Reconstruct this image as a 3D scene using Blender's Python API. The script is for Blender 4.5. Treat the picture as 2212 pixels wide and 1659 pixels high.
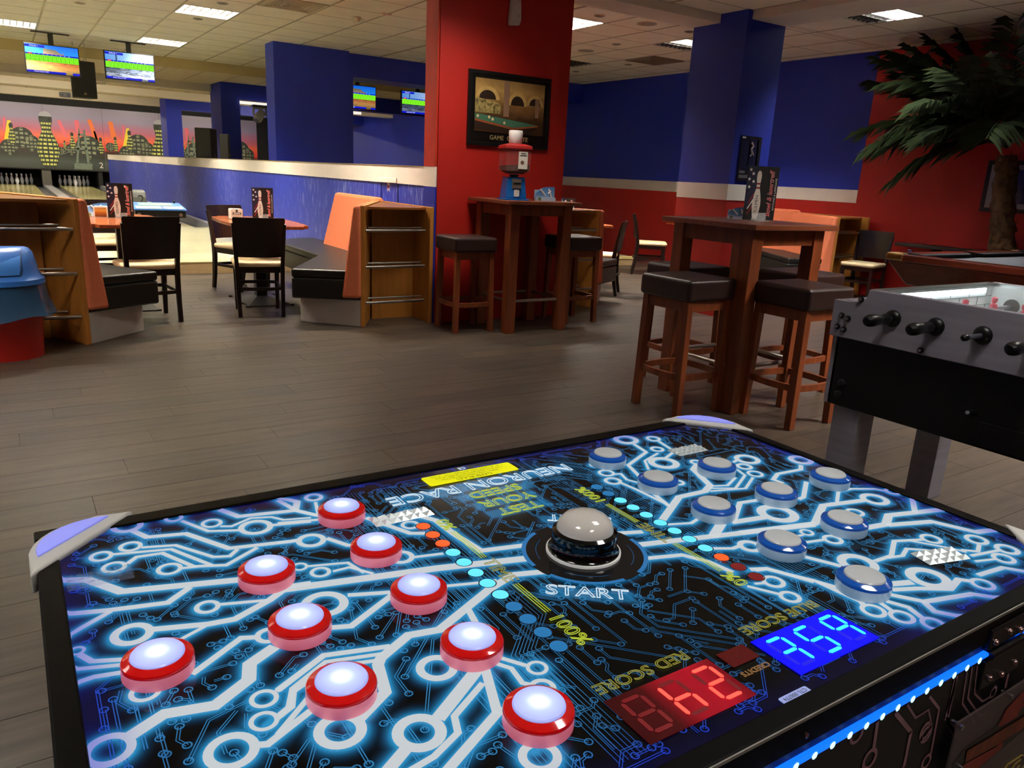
import bpy, bmesh, math, random
import numpy as np
from mathutils import Matrix, Vector
R = random.Random(7)
for o in list(bpy.data.objects): bpy.data.objects.remove(o)
SC = bpy.context.scene
COL = SC.collection
PI = math.pi

# ------------------------------------------------------------------ camera
CH, PITCH, ROLL, YAW, FPX = 1.29, math.radians(15.2), math.radians(2.9), math.radians(33.5), 1650.0
hd = Vector((math.sin(YAW), math.cos(YAW), 0)); R0 = Vector((math.cos(YAW), -math.sin(YAW), 0)); ZV = Vector((0, 0, 1))
CF = hd * math.cos(PITCH) - ZV * math.sin(PITCH); U0 = hd * math.sin(PITCH) + ZV * math.cos(PITCH)
CR = R0 * math.cos(ROLL) + U0 * math.sin(ROLL); CU = U0 * math.cos(ROLL) - R0 * math.sin(ROLL)
cam = bpy.data.cameras.new('camera'); camo = bpy.data.objects.new('camera', cam); COL.objects.link(camo)
cam.sensor_fit = 'HORIZONTAL'; cam.sensor_width = 36.0; cam.lens = 36.0 * FPX / 2212.0
cam.clip_start = 0.02; cam.clip_end = 200
camo.matrix_world = Matrix(((CR.x, CU.x, -CF.x, 0), (CR.y, CU.y, -CF.y, 0), (CR.z, CU.z, -CF.z, CH), (0, 0, 0, 1)))
SC.camera = camo
# points measured in the photograph, taken to the plane they lie on
def at(u, v, z):
    d = CF + CR * ((u - 1106) / FPX) + CU * ((829.5 - v) / FPX)
    return Vector((0, 0, CH)) + d * ((z - CH) / d.z)
def aty(u, v, y):
    d = CF + CR * ((u - 1106) / FPX) + CU * ((829.5 - v) / FPX)
    return Vector((0, 0, CH)) + d * (y / d.y)
def pj(p):
    q = Vector(p) - Vector((0, 0, CH)); z = q.dot(CF)
    return (1106 + FPX * q.dot(CR) / z, 829.5 - FPX * q.dot(CU) / z, z)

# ------------------------------------------------------------------ world and exposure
W = bpy.data.worlds.new('world'); SC.world = W; W.use_nodes = True
W.node_tree.nodes['Background'].inputs[0].default_value = (0.9, 0.85, 0.8, 1)
W.node_tree.nodes['Background'].inputs[1].default_value = 0.0
SC.view_settings.view_transform = 'Standard'; SC.view_settings.look = 'None'
SC.view_settings.exposure = 0.0; SC.view_settings.gamma = 1.0; SC.view_settings.use_curve_mapping = False
LAMP = 95.0          # brightness of a lit ceiling fitting
WARM = (1.0, 0.90, 0.72)
NEUT = (1.0, 0.95, 0.88)

# ------------------------------------------------------------------ helpers
def lin(c):
    if isinstance(c, str): c = [int(c[i:i + 2], 16) / 255 for i in (0, 2, 4)]
    return tuple(x / 12.92 if x <= .04045 else ((x + .055) / 1.055) ** 2.4 for x in c[:3]) + (1,)
MATS = {}
def mat(name, col, rough=.5, metal=0, emit=None, es=1.0, noise=0, nscale=8, stretch=(1, 1, 1), spec=.5, bump=0, alpha=1, trans=0, ior=1.45, coat=0):
    if name in MATS: return MATS[name]
    m = bpy.data.materials.new(name); m.use_nodes = True; nt = m.node_tree; b = nt.nodes['Principled BSDF']
    c = lin(col); b.inputs['Base Color'].default_value = c
    b.inputs['Roughness'].default_value = rough; b.inputs['Metallic'].default_value = metal
    b.inputs['Specular IOR Level'].default_value = spec; b.inputs['IOR'].default_value = ior
    b.inputs['Transmission Weight'].default_value = trans; b.inputs['Alpha'].default_value = alpha
    b.inputs['Coat Weight'].default_value = coat
    if emit is not None:
        b.inputs['Emission Color'].default_value = lin(emit); b.inputs['Emission Strength'].default_value = es
    if noise or bump:
        tc = nt.nodes.new('ShaderNodeTexCoord'); mp = nt.nodes.new('ShaderNodeMapping'); mp.inputs['Scale'].default_value = stretch
        nz = nt.nodes.new('ShaderNodeTexNoise'); nz.inputs['Scale'].default_value = nscale; nz.inputs['Detail'].default_value = 5
        nt.links.new(tc.outputs['Object'], mp.inputs['Vector']); nt.links.new(mp.outputs['Vector'], nz.inputs['Vector'])
        if noise:
            rp = nt.nodes.new('ShaderNodeValToRGB'); e = rp.color_ramp.elements
            e[0].position = .3; e[1].position = .7
            e[0].color = tuple(x * (1 - noise) for x in c[:3]) + (1,); e[1].color = tuple(min(1, x * (1 + noise)) for x in c[:3]) + (1,)
            nt.links.new(nz.outputs['Fac'], rp.inputs['Fac']); nt.links.new(rp.outputs['Color'], b.inputs['Base Color'])
        if bump:
            bp = nt.nodes.new('ShaderNodeBump'); bp.inputs['Strength'].default_value = bump; bp.inputs['Distance'].default_value = .01
            nt.links.new(nz.outputs['Fac'], bp.inputs['Height']); nt.links.new(bp.outputs['Normal'], b.inputs['Normal'])
    MATS[name] = m
    return m
def ramp_mat(name, stops, axis='Z', rough=.5, emit=0, clouds=0):
    """flat print whose colour runs along one axis of the object's own box"""
    if name in MATS: return MATS[name]
    m = bpy.data.materials.new(name); m.use_nodes = True; nt = m.node_tree; b = nt.nodes['Principled BSDF']
    b.inputs['Roughness'].default_value = rough
    tc = nt.nodes.new('ShaderNodeTexCoord'); sp = nt.nodes.new('ShaderNodeSeparateXYZ'); rp = nt.nodes.new('ShaderNodeValToRGB')
    nt.links.new(tc.outputs['Generated'], sp.inputs[0])
    src = sp.outputs[axis]
    if clouds:
        nz = nt.nodes.new('ShaderNodeTexNoise'); nz.inputs['Scale'].default_value = 6; nz.inputs['Detail'].default_value = 4
        nt.links.new(tc.outputs['Generated'], nz.inputs['Vector'])
        ma = nt.nodes.new('ShaderNodeMath'); ma.operation = 'MULTIPLY_ADD'; ma.inputs[1].default_value = clouds; ma.inputs[2].default_value = -clouds * .5
        ad = nt.nodes.new('ShaderNodeMath'); ad.operation = 'ADD'
        nt.links.new(nz.outputs['Fac'], ma.inputs[0]); nt.links.new(ma.outputs[0], ad.inputs[0]); nt.links.new(src, ad.inputs[1]); src = ad.outputs[0]
    nt.links.new(src, rp.inputs['Fac'])
    el = rp.color_ramp.elements
    while len(el) < len(stops): el.new(.5)
    for e, (p, c) in zip(el, stops): e.position = p; e.color = lin(c)
    nt.links.new(rp.outputs['Color'], b.inputs['Base Color'])
    if emit:
        nt.links.new(rp.outputs['Color'], b.inputs['Emission Color']); b.inputs['Emission Strength'].default_value = emit
        b.inputs['Base Color'].default_value = (0, 0, 0, 1)
    MATS[name] = m
    return m
def attr_mat(name, attr, rough=.4, emit=0.0, spec=.5, base=1.0):
    """colour comes from a colour attribute of the mesh"""
    if name in MATS: return MATS[name]
    m = bpy.data.materials.new(name); m.use_nodes = True; nt = m.node_tree; b = nt.nodes['Principled BSDF']
    a = nt.nodes.new('ShaderNodeAttribute'); a.attribute_name = attr
    b.inputs['Roughness'].default_value = rough; b.inputs['Specular IOR Level'].default_value = spec
    if base >= 1: nt.links.new(a.outputs['Color'], b.inputs['Base Color'])
    else: b.inputs['Base Color'].default_value = (base, base, base, 1)
    if emit: nt.links.new(a.outputs['Color'], b.inputs['Emission Color']); b.inputs['Emission Strength'].default_value = emit
    MATS[name] = m
    return m

class MB:
    def __init__(s, M=None): s.v = []; s.f = []; s.M = M
    def add(s, vs, fs):
        n = len(s.v)
        for p in vs:
            p = Vector(p)
            s.v.append(tuple(s.M @ p) if s.M is not None else tuple(p))
        s.f += [tuple(i + n for i in f) for f in fs]
        return s
    def box(s, x0, x1, y0, y1, z0, z1, M=None):
        vs = [(x, y, z) for z in (z0, z1) for y in (y0, y1) for x in (x0, x1)]
        if M is not None: vs = [M @ Vector(p) for p in vs]
        return s.add(vs, [(0, 2, 3, 1), (4, 5, 7, 6), (0, 1, 5, 4), (2, 6, 7, 3), (0, 4, 6, 2), (1, 3, 7, 5)])
    def hexa(s, lo, hi):
        """prism between two equal-length loops of 3d points"""
        n = len(lo)
        return s.add(list(lo) + list(hi), [tuple(range(n - 1, -1, -1)), tuple(range(n, 2 * n))] + [(i, (i + 1) % n, n + (i + 1) % n, n + i) for i in range(n)])
    def prism(s, poly, z0, z1): return s.hexa([(x, y, z0) for x, y in poly], [(x, y, z1) for x, y in poly])
    def poly(s, pts): return s.add(pts, [tuple(range(len(pts)))])
    def loft(s, loops, caps=True):
        n = len(loops[0]); vs = [p for l in loops for p in l]; fs = []
        for k in range(len(loops) - 1):
            fs += [(k * n + i, k * n + (i + 1) % n, (k + 1) * n + (i + 1) % n, (k + 1) * n + i) for i in range(n)]
        if caps: fs += [tuple(range(n - 1, -1, -1)), tuple(range((len(loops) - 1) * n, len(loops) * n))]
        return s.add(vs, fs)
    def lathe(s, prof, n=24, c=(0, 0, 0), axis='Z', caps=True):
        c = Vector(c); loops = []
        for r, h in prof:
            l = []
            for i in range(n):
                a = 2 * PI * i / n; x, y = r * math.cos(a), r * math.sin(a)
                l.append(c + Vector({'Z': (x, y, h), 'X': (h, x, y), 'Y': (y, h, x)}[axis]))
            loops.append(l)
        return s.loft(loops, caps)
    def tube(s, pts, r, n=8, caps=True):
        pts = [Vector(p) for p in pts]; rs = r if isinstance(r, (list, tuple)) else [r] * len(pts); loops = []
        for i, p in enumerate(pts):
            d = (pts[min(i + 1, len(pts) - 1)] - pts[max(i - 1, 0)]).normalized()
            u = d.cross(Vector((0, 0, 1)) if abs(d.z) < .9 else Vector((1, 0, 0))).normalized(); w = d.cross(u)
            loops.append([p + (u * math.cos(2 * PI * k / n) + w * math.sin(2 * PI * k / n)) * rs[i] for k in range(n)])
        return s.loft(loops, caps)
    def sweep(s, pts, hw, hd, side):
        """rectangular bar along points; half width along 'side', half depth across"""
        pts = [Vector(p) for p in pts]; loops = []; side = Vector(side)
        for i, p in enumerate(pts):
            d = (pts[min(i + 1, len(pts) - 1)] - pts[max(i - 1, 0)]).normalized(); w = d.cross(side).normalized()
            a, b = (hw[i] if isinstance(hw, (list, tuple)) else hw), (hd[i] if isinstance(hd, (list, tuple)) else hd)
            loops.append([p + side * a + w * b, p - side * a + w * b, p - side * a - w * b, p + side * a - w * b])
        return s.loft(loops)
    def mesh(s, name):
        me = bpy.data.meshes.new(name); me.from_pydata(s.v, [], s.f); me.update()
        bm = bmesh.new(); bm.from_mesh(me); bmesh.ops.recalc_face_normals(bm, faces=bm.faces); bm.to_mesh(me); bm.free()
        return me
    def obj(s, name, m, parent=None, bevel=0, smooth=False, seg=2, me=None):
        me = me or s.mesh(name)
        if m is not None and not me.materials: me.materials.append(m)
        o = bpy.data.objects.new(name, me); COL.objects.link(o)
        if parent is not None: o.parent = parent
        if smooth:
            me.polygons.foreach_set('use_smooth', [True] * len(me.polygons))
            if hasattr(me, 'set_sharp_from_angle'): me.set_sharp_from_angle(angle=math.radians(38))
        if bevel:
            b = o.modifiers.new('bevel', 'BEVEL'); b.width = bevel; b.segments = seg; b.limit_method = 'ANGLE'; b.angle_limit = math.radians(40)
            b.harden_normals = False
            if not smooth: me.polygons.foreach_set('use_smooth', [False] * len(me.polygons))
        return o
def tag(o, label, cat, group=None):
    o['label'] = label; o['category'] = cat
    if group: o['group'] = group
    return o
def thing(name, label, cat, loc=(0, 0, 0), rz=0, group=None):
    o = bpy.data.objects.new(name, None); COL.objects.link(o); o.location = loc; o.rotation_euler = (0, 0, rz); o.empty_display_size = .1
    return tag(o, label, cat, group)
def struct(o): o['kind'] = 'structure'; return o
def sroot(name):
    o = bpy.data.objects.new(name, None); COL.objects.link(o); return struct(o)
def kids(o): return [c for c in COL.objects if c.parent is o]
def dup(root, loc, rz, label, group=None):
    def cp(o, par):
        c = o.copy(); COL.objects.link(c)
        if par is not None: c.parent = par
        for k in KID.get(o.name, []): cp(k, c)
        return c
    KID = {}
    for o in COL.objects:
        if o.parent: KID.setdefault(o.parent.name, []).append(o)
    r = cp(root, None); r.location = loc; r.rotation_euler = (0, 0, rz); r['label'] = label
    if group: r['group'] = group
    return r
def basis(origin, xdir, ydir):
    x = Vector(xdir).normalized(); y = Vector(ydir).normalized(); z = x.cross(y)
    return Matrix(((x.x, y.x, z.x, origin[0]), (x.y, y.y, z.y, origin[1]), (x.z, y.z, z.z, origin[2]), (0, 0, 0, 1)))
def text(name, body, M, size, m, parent=None, outline=0, align='CENTER', shear=0, sx=1.0, lift=0):
    """flat lettering turned into a mesh; M places the text plane"""
    cu = bpy.data.curves.new(name, 'FONT'); cu.body = body; cu.size = size; cu.align_x = align; cu.align_y = 'CENTER'; cu.shear = shear
    cu.resolution_u = 3
    if outline: cu.fill_mode = 'NONE'; cu.bevel_depth = outline; cu.bevel_resolution = 0
    t = bpy.data.objects.new(name + '_src', cu); COL.objects.link(t)
    dg = bpy.context.evaluated_depsgraph_get(); me = bpy.data.meshes.new_from_object(t.evaluated_get(dg))
    bpy.data.objects.remove(t); bpy.data.curves.remove(cu)
    me.name = name; me.transform(M @ Matrix.Diagonal((sx, 1, 1, 1)))
    me.materials.clear(); me.materials.append(m)
    o = bpy.data.objects.new(name, me); COL.objects.link(o)
    if parent is not None: o.parent = parent
    return o
def disc(c, r, n=20, ri=0, nrm='Z'):
    pts = []
    for k in range(n):
        a = 2 * PI * k / n; pts.append((c[0] + r * math.cos(a), c[1] + r * math.sin(a)))
    return pts
def rrect(x0, x1, y0, y1, r, n=4):
    p = []
    for cx, cy, a0 in ((x1 - r, y1 - r, 0), (x0 + r, y1 - r, 90), (x0 + r, y0 + r, 180), (x1 - r, y0 + r, 270)):
        for k in range(n + 1):
            a = math.radians(a0 + 90 * k / n); p.append((cx + r * math.cos(a), cy + r * math.sin(a)))
    return p

# ------------------------------------------------------------------ materials
mBlue = mat('blue_wall_paint', '15289c', .55, noise=.05, nscale=3)
mRed = mat('red_wall_paint', 'a8180e', .55, noise=.05, nscale=3)
mWhite = mat('white_wall_paint', 'e8e0d2', .55, noise=.03, nscale=5)
mTile = mat('ceiling_tile', 'f4eed8', .85, noise=.04, nscale=4, bump=.05)
mTileP = mat('ceiling_plaster', 'ece2d2', .85, noise=.03, nscale=3)
mGrid = mat('ceiling_runner', 'a79c80', .6)
mGap = mat('ceiling_gap', '55503f', .9)
mBlack = mat('black_satin', '0a0a0b', .38)
mBlackM = mat('black_matt', '101011', .7)
mSteel = mat('brushed_steel', 'b8b4ac', .28, 1)
mChrome = mat('chrome', 'd0d0d0', .12, 1)
mCherry = mat('cherry_wood', '74381a', .4, noise=.28, nscale=4, stretch=(6, 6, .8))
mCherryT = mat('cherry_wood_top', '74402a', .3, noise=.22, nscale=4, stretch=(1, 9, 1))
mBeech = mat('honey_wood', 'b07430', .42, noise=.16, nscale=3, stretch=(5, 5, .7))
mOrange = mat('orange_upholstery', 'd0714a', .85, noise=.06, nscale=60)
mLeath = mat('dark_brown_leather', '2a1815', .42, bump=.06, nscale=90)
mLeathK = mat('black_leather', '16130f', .4, bump=.05, nscale=90)
mCream = mat('cream_leather', 'c9b48a', .45, noise=.04, nscale=10)
mDarkW = mat('dark_stained_wood', '160b08', .28, noise=.2, nscale=5, stretch=(6, 6, .8))
mBaseW = mat('grey_white_laminate', 'b5b0a8', .5, noise=.04)
mGlassT = mat('smoked_black', '050506', .1)
# ------------------------------------------------------------------ floor
def floor_material():
    m = bpy.data.materials.new('vinyl_plank'); m.use_nodes = True; nt = m.node_tree; b = nt.nodes['Principled BSDF']
    g = nt.nodes.new('ShaderNodeNewGeometry'); mp = nt.nodes.new('ShaderNodeMapping'); mp.inputs['Scale'].default_value = (1.2, 11, 1)
    nz = nt.nodes.new('ShaderNodeTexNoise'); nz.inputs['Scale'].default_value = 2.2; nz.inputs['Detail'].default_value = 7; nz.inputs['Roughness'].default_value = .62
    nt.links.new(g.outputs['Position'], mp.inputs[0]); nt.links.new(mp.outputs[0], nz.inputs['Vector'])
    rp = nt.nodes.new('ShaderNodeValToRGB'); e = rp.color_ramp.elements
    e[0].position = .3; e[0].color = lin('2c2723'); e[1].position = .72; e[1].color = lin('50463c')
    nt.links.new(nz.outputs['Fac'], rp.inputs['Fac'])
    a = nt.nodes.new('ShaderNodeAttribute'); a.attribute_name = 'tone'
    mx = nt.nodes.new('ShaderNodeMix'); mx.data_type = 'RGBA'; mx.blend_type = 'MULTIPLY'; mx.inputs['Factor'].default_value = 1
    nt.links.new(rp.outputs['Color'], mx.inputs['A']); nt.links.new(a.outputs['Color'], mx.inputs['B'])
    nt.links.new(mx.outputs['Result'], b.inputs['Base Color'])
    b.inputs['Roughness'].default_value = .36; b.inputs['Specular IOR Level'].default_value = .45
    bp = nt.nodes.new('ShaderNodeBump'); bp.inputs['Strength'].default_value = .12; bp.inputs['Distance'].default_value = .004
    nt.links.new(nz.outputs['Fac'], bp.inputs['Height']); nt.links.new(bp.outputs['Normal'], b.inputs['Normal'])
    return m
mPlank = floor_material()
def set_attr(me, name, cols):
    at_ = me.color_attributes.new(name, 'FLOAT_COLOR', 'POINT'); at_.data.foreach_set('color', np.asarray(cols, dtype=np.float32).ravel())
floor = struct(MB().box(-4.2, 9.6, -3.2, 36, -.06, -.006).obj('floor', mat('floor_screed', '2a2622', .8)))
PW, PL = .185, 1.22
planks = []
ny = int(13 / PW)
for j in range(ny):
    y0 = -3.1 + j * PW; off = (j * .437) % 1 * PL; x = -4.2 - off
    while x < 9.4:
        x0, x1 = max(x, -4.15), min(x + PL, 9.39); x += PL
        if x1 - x0 > .03: planks.append((x0, x1, y0))
def vis(x, y, z=0, m=120):
    u, v, d = pj((x, y, z)); return d > .1 and -m < u < 2212 + m and -m < v < 1659 + m
full = [p for p in planks if abs(p[1] - p[0] - PL) < 1e-3 and p[2] < 9.3 and (vis((p[0] + p[1]) / 2, p[2]) or vis(p[0], p[2]) or vis(p[1], p[2]))]
full.sort(key=lambda p: math.hypot((p[0] + p[1]) / 2, p[2]))
full = full[:300]; fs = set(full)
tones = [(1, .97, .94), (.82, .82, .83), (1.12, 1.06, .98), (.92, .9, .88), (1.04, .99, .92), (.88, .85, .82), (.97, .97, .98), (1.16, 1.1, 1.0)]
pm = []
for t in tones:
    me = MB().box(.001, PL - .001, .001, PW - .001, -.006, 0).mesh('plank'); me.materials.append(mPlank)
    set_attr(me, 'tone', [t + (1,)] * len(me.vertices)); pm.append(me)
for p in full:
    o = bpy.data.objects.new('plank', pm[R.randrange(8)]); COL.objects.link(o); o.parent = floor; o.location = (p[0], p[2], 0)
mb = MB(); tc = []
for p in planks:
    if p in fs: continue
    mb.box(p[0] + .001, p[1] - .001, p[2] + .001, p[2] + PW - .001, -.006, 0); tc += [tones[R.randrange(8)] + (1,)] * 8
o = mb.obj('plank_field', mPlank, floor); set_attr(o.data, 'tone', tc); o['kind'] = 'stuff'

# raised bowling approach and lanes
mLane = mat('lane_maple', 'cfc688', .14, spec=.5)
mAppr = mat('approach_vinyl', 'bdb992', .2, noise=.06, nscale=2, stretch=(.6, 3, 1))
mGut = mat('gutter_grey', '4a4d52', .4)
ap = sroot('floor_bowling')
MB().box(-4.1, 3.14, 9.6, 14.75, 0, .135).obj('approach', mAppr, ap)
MB().box(3.4, 8.42, 9.37, 14.75, 0, .135).obj('approach', mAppr, ap)
MB().box(-4.1, 3.14, 9.585, 9.6, 0, .128).obj('step_riser', mat('step_wood', '9d8560', .5, noise=.15, stretch=(1, 1, 8)), ap)
MB().box(3.4, 8.42, 9.355, 9.37, 0, .1).obj('step_riser', MATS['step_wood'], ap)
MB().box(-4.1, 3.14, 9.575, 9.64, .128, .14).obj('step_edge', mat('step_nosing', 'c9b676', .4), ap)
MB().box(3.4, 8.42, 9.345, 9.41, .1, .14).obj('step_edge', MATS['step_nosing'], ap)
for cx in (.43, 2.26, 5.35, 7.2):
    MB().box(cx - .525, cx + .525, 14.75, 35.4, 0, .135).obj('lane', mLane, ap)
    for s in (-1, 1):
        MB().box(cx + s * .65 - .115, cx + s * .65 + .115, 14.75, 35.4, 0, .07).obj('gutter', mGut, ap)
MB().box(-.62, -.33, 14.75, 35.4, 0, .16).obj('ball_track_cover', mat('track_grey', '9a9ca0', .35), ap)
MB().box(1.215, 1.475, 14.75, 34.2, 0, .16).obj('ball_track_cover', MATS['track_grey'], ap)
MB().box(3.03, 3.14, 14.75, 34.2, 0, .2).obj('ball_track_cover', MATS['track_grey'], ap)

# ------------------------------------------------------------------ walls
wr = sroot('wall_right')
MB().box(9.4, 9.6, 6.23, 36, 1.335, 3.4).obj('paint_field', mBlue, wr)
MB().box(9.4, 9.6, 6.23, 36, 0, 1.17).obj('paint_field', mRed, wr)
MB().box(9.397, 9.6, 6.23, 36, 1.17, 1.335).obj('paint_stripe', mWhite, wr)
MB().box(9.4, 9.6, -3.2, 6.23, 0, 3.4).obj('paint_field', mRed, wr)
struct(MB().box(-4.3, -4.1, -3.2, 36, 0, 3.4).obj('wall_left', mBlue))
struct(MB().box(-4.3, 9.6, -3.4, -3.2, 0, 3.4).obj('wall_back', mRed))
struct(MB().box(-4.3, 9.6, 35.4, 35.6, 0, 3.6).obj('wall_front', mBlackM))
# worn blue half wall with white band
def worn():
    m = bpy.data.materials.new('worn_blue_paint'); m.use_nodes = True; nt = m.node_tree; b = nt.nodes['Principled BSDF']
    g = nt.nodes.new('ShaderNodeNewGeometry'); mp = nt.nodes.new('ShaderNodeMapping'); mp.inputs['Scale'].default_value = (1, 9, 1.6)
    nz = nt.nodes.new('ShaderNodeTexNoise'); nz.inputs['Scale'].default_value = 3.2; nz.inputs['Detail'].default_value = 6; nz.inputs['Roughness'].default_value = .7
    nt.links.new(g.outputs['Position'], mp.inputs[0]); nt.links.new(mp.outputs[0], nz.inputs['Vector'])
    rp = nt.nodes.new('ShaderNodeValToRGB'); e = rp.color_ramp.elements
    e[0].position = .56; e[0].color = lin('2636a8'); e[1].position = .74; e[1].color = lin('8f98cf')
    n2 = nt.nodes.new('ShaderNodeTexNoise'); n2.inputs['Scale'].default_value = .5; nt.links.new(g.outputs['Position'], n2.inputs['Vector'])
    ma = nt.nodes.new('ShaderNodeMath'); ma.operation = 'MULTIPLY_ADD'; ma.inputs[1].default_value = .3; ma.inputs[2].default_value = -.12
    ad = nt.nodes.new('ShaderNodeMath'); ad.operation = 'ADD'
    nt.links.new(n2.outputs['Fac'], ma.inputs[0]); nt.links.new(ma.outputs[0], ad.inputs[0]); nt.links.new(nz.outputs['Fac'], ad.inputs[1])
    nt.links.new(ad.outputs[0], rp.inputs['Fac']); nt.links.new(rp.outputs['Color'], b.inputs['Base Color']); b.inputs['Roughness'].default_value = .45
    return m
wh = sroot('wall_half')
MB().box(3.16, 3.36, 6.2, 31, 0, 1.17).obj('paint_field', worn(), wh)
MB().box(3.15, 3.37, 6.2, 31, 1.17, 1.33).obj('paint_stripe', mWhite, wh)
MB().box(3.145, 3.375, 6.2, 31, 1.33, 1.338).obj('cap_strip', mat('cap_wood', '8b7a5c', .5), wh)
MB().box(3.153, 3.16, 6.905, 6.915, .55, 1.17).box(3.153, 3.16, 7.30, 7.304, .9, 1.17).obj('panel_joint', mat('joint_blue', '1a2468', .6), wh)
# red pillar
rp_ = sroot('wall_red_pillar')
MB().box(3.09, 4.405, 5.97, 6.2, 0, 2.82).obj('paint_field', mRed, rp_)
MB().box(3.075, 3.09, 5.985, 6.2, 1.335, 2.82).obj('corner_board', mat('red_board', 'b52a14', .5, noise=.1, nscale=3, stretch=(8, 8, .6)), rp_)
MB().box(3.075, 3.09, 5.985, 6.2, 1.17, 1.335).obj('paint_stripe', mWhite, rp_)
MB().box(3.075, 3.09, 5.985, 6.2, 0, 1.17).obj('paint_field', mBlue, rp_)
MB().box(4.26, 4.405, 6.2, 6.6, 0, 2.82).obj('paint_field', mRed, rp_)
# blue pillar
bp_ = sroot('wall_blue_pillar')
MB().box(6.0, 6.54, 5.39, 6.08, 1.32, 2.9).obj('paint_field', mBlue, bp_)
MB().box(5.997, 6.543, 5.387, 6.083, 1.165, 1.32).obj('paint_stripe', mWhite, bp_)
MB().box(6.0, 6.54, 5.39, 6.08, 0, 1.165).obj('paint_field', mRed, bp_)
# portals of the lane hall
p1 = sroot('wall_portal_near')
MB().box(3.53, 4.70, 12.13, 12.55, 0, 3.03).obj('paint_field', mBlue, p1)
MB().box(4.62, 4.83, 12.3, 12.95, 0, 3.03).obj('paint_field', mBlue, p1)
MB().box(4.83, 9.4, 12.3, 12.95, 2.685, 3.03).obj('header', mBlue, p1)
p2 = sroot('wall_portal_middle')
MB().box(3.92, 4.295, 17.25, 18.2, 0, 2.86).obj('paint_field', mBlue, p2)
MB().box(4.295, 9.4, 17.25, 17.6, 2.55, 2.86).obj('header', mBlue, p2)
p3 = sroot('wall_portal_far')
MB().box(3.83, 4.215, 23.1, 24.0, 0, 2.86).obj('paint_field', mBlue, p3)
MB().box(4.215, 9.4, 23.1, 23.5, 2.565, 2.86).obj('header', mBlue, p3)

# ------------------------------------------------------------------ ceiling
mSlab = mat('ceiling_slab', '8a8268', .9)
ce = sroot('ceiling')
MB().box(-4.2, 9.5, 5.9, 15.7, 3.13, 3.2).obj('slab', mSlab, ce)
MB().box(6.5, 9.5, -3.2, 6.1, 3.13, 3.2).obj('slab', mSlab, ce)
MB().box(-4.2, 6.1, -3.2, 5.8, 3.0, 3.06).obj('slab', mSlab, ce)
TILES = {}
def tile(x0, x1, y0, y1, z):
    k = (round(x1 - x0, 3), round(y1 - y0, 3))
    if k not in TILES:
        me = MB().box(.010, k[0] - .010, .004, k[1] - .004, 0, .02).mesh('ceiling_tile'); me.materials.append(mTile); TILES[k] = me
    o = bpy.data.objects.new('ceiling_tile', TILES[k]); COL.objects.link(o); o.parent = ce; o.location = (x0, y0, z)
RUN = MB(); GAP = MB()
def tilefield(xs, ys, z, holes, m=40):
    far = MB(); xs = sorted(xs); ys = sorted(ys)
    for i in range(len(xs) - 1):
        for j in range(len(ys) - 1):
            a, b, c, d = xs[i], xs[i + 1], ys[j], ys[j + 1]
            if any(a + .1 < hx < b - .1 and c + .1 < hy < d - .1 for hx, hy in holes): continue
            if any(vis(px, py, z, m) for px in (a, b) for py in (c, d)): tile(a, b, c, d, z)
            else: far.box(a + .01, b - .01, c + .004, d - .004, z, z + .02)
    if far.v: far.obj('ceiling_field', mTile, ce)['kind'] = 'stuff'
    for x in xs: RUN.box(x - .012, x + .012, ys[0], ys[-1], z - .002, z + .03)
    for y in ys: GAP.box(xs[0], xs[-1], y - .0045, y + .0045, z - .001, z + .03)
LX = [.64 + .66 * k for k in range(-7, 8)]
LY = [6.1] + [9.0 + .635 * k for k in range(-4, 11)] + [15.65]
L2 = ((LX[9], LX[10]), (10.27, 10.905))
lightsL = [(LX[9] + .33, 10.59), (LX[9] + .33, 13.76), (LX[6] + .33, 13.76), (LX[6] + .33, 10.59), (LX[3] + .33, 13.76), (LX[3] + .33, 10.59), (LX[9] + .33, 7.41), (LX[6] + .33, 7.41), (LX[3] + .33, 7.41)]
ventL = (LX[10] + .33, 9.31)
tilefield([-4.2] + LX, LY, 3.03, lightsL + [ventL])
RX = [5.34 + .64 * k for k in range(0, 7)] + [9.4]
RX[0] = 5.28
RY = [6.1] + [7.47 + .64 * k for k in range(-2, 8)] + [12.3]
lightsR = [(5.66, 7.79), (7.58, 7.79), (7.58, 10.35)]
ventR = (8.22, 9.07)
tilefield(RX, RY, 3.03, lightsR + [ventR])
MB().box(5.26, 9.4, 12.3, 15.65, 3.03, 3.06).obj('ceiling_field', mTile, ce)
SX = [6.55] + [7.26 + .64 * k for k in range(0, 4)] + [9.4]
SY = [4.80 + .62 * k for k in range(-12, 3)] + [6.1]
lightsS = [(7.58, 5.11)]
tilefield(SX, SY, 3.03, lightsS)
NX = [-4.1] + [.2 + .64 * k for k in range(-6, 9)] + [6.06]
NY = [5.73 - .32 - .64 * k for k in range(13, -1, -1)] + [5.73]
NY = [-3.2] + NY
lightsN = [(NX[9] + .32, NY[6] + .32), (NX[5] + .32, NY[6] + .32), (NX[13] + .32, NY[6] + .32), (NX[4] + .32, NY[10] + .32), (NX[11] + .32, NY[3] + .32), (NX[14] + .32, NY[13] + .32), (NX[7] + .32, NY[3] + .32), (NX[14] + .32, NY[7] + .32), (NX[11] + .32, NY[13] + .32), (NX[3] + .32, NY[11] + .32), (NX[5] + .32, NY[12] + .32)]  # unseen fittings added as fill, except the unlit one by the pillar
tilefield(NX, NY, 2.90, lightsN)
RUN.obj('ceiling_runner_grid', mGrid, ce); GAP.obj('ceiling_cross_grid', mat('ceiling_cross_runner', '857a5e', .7), ce)
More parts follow.
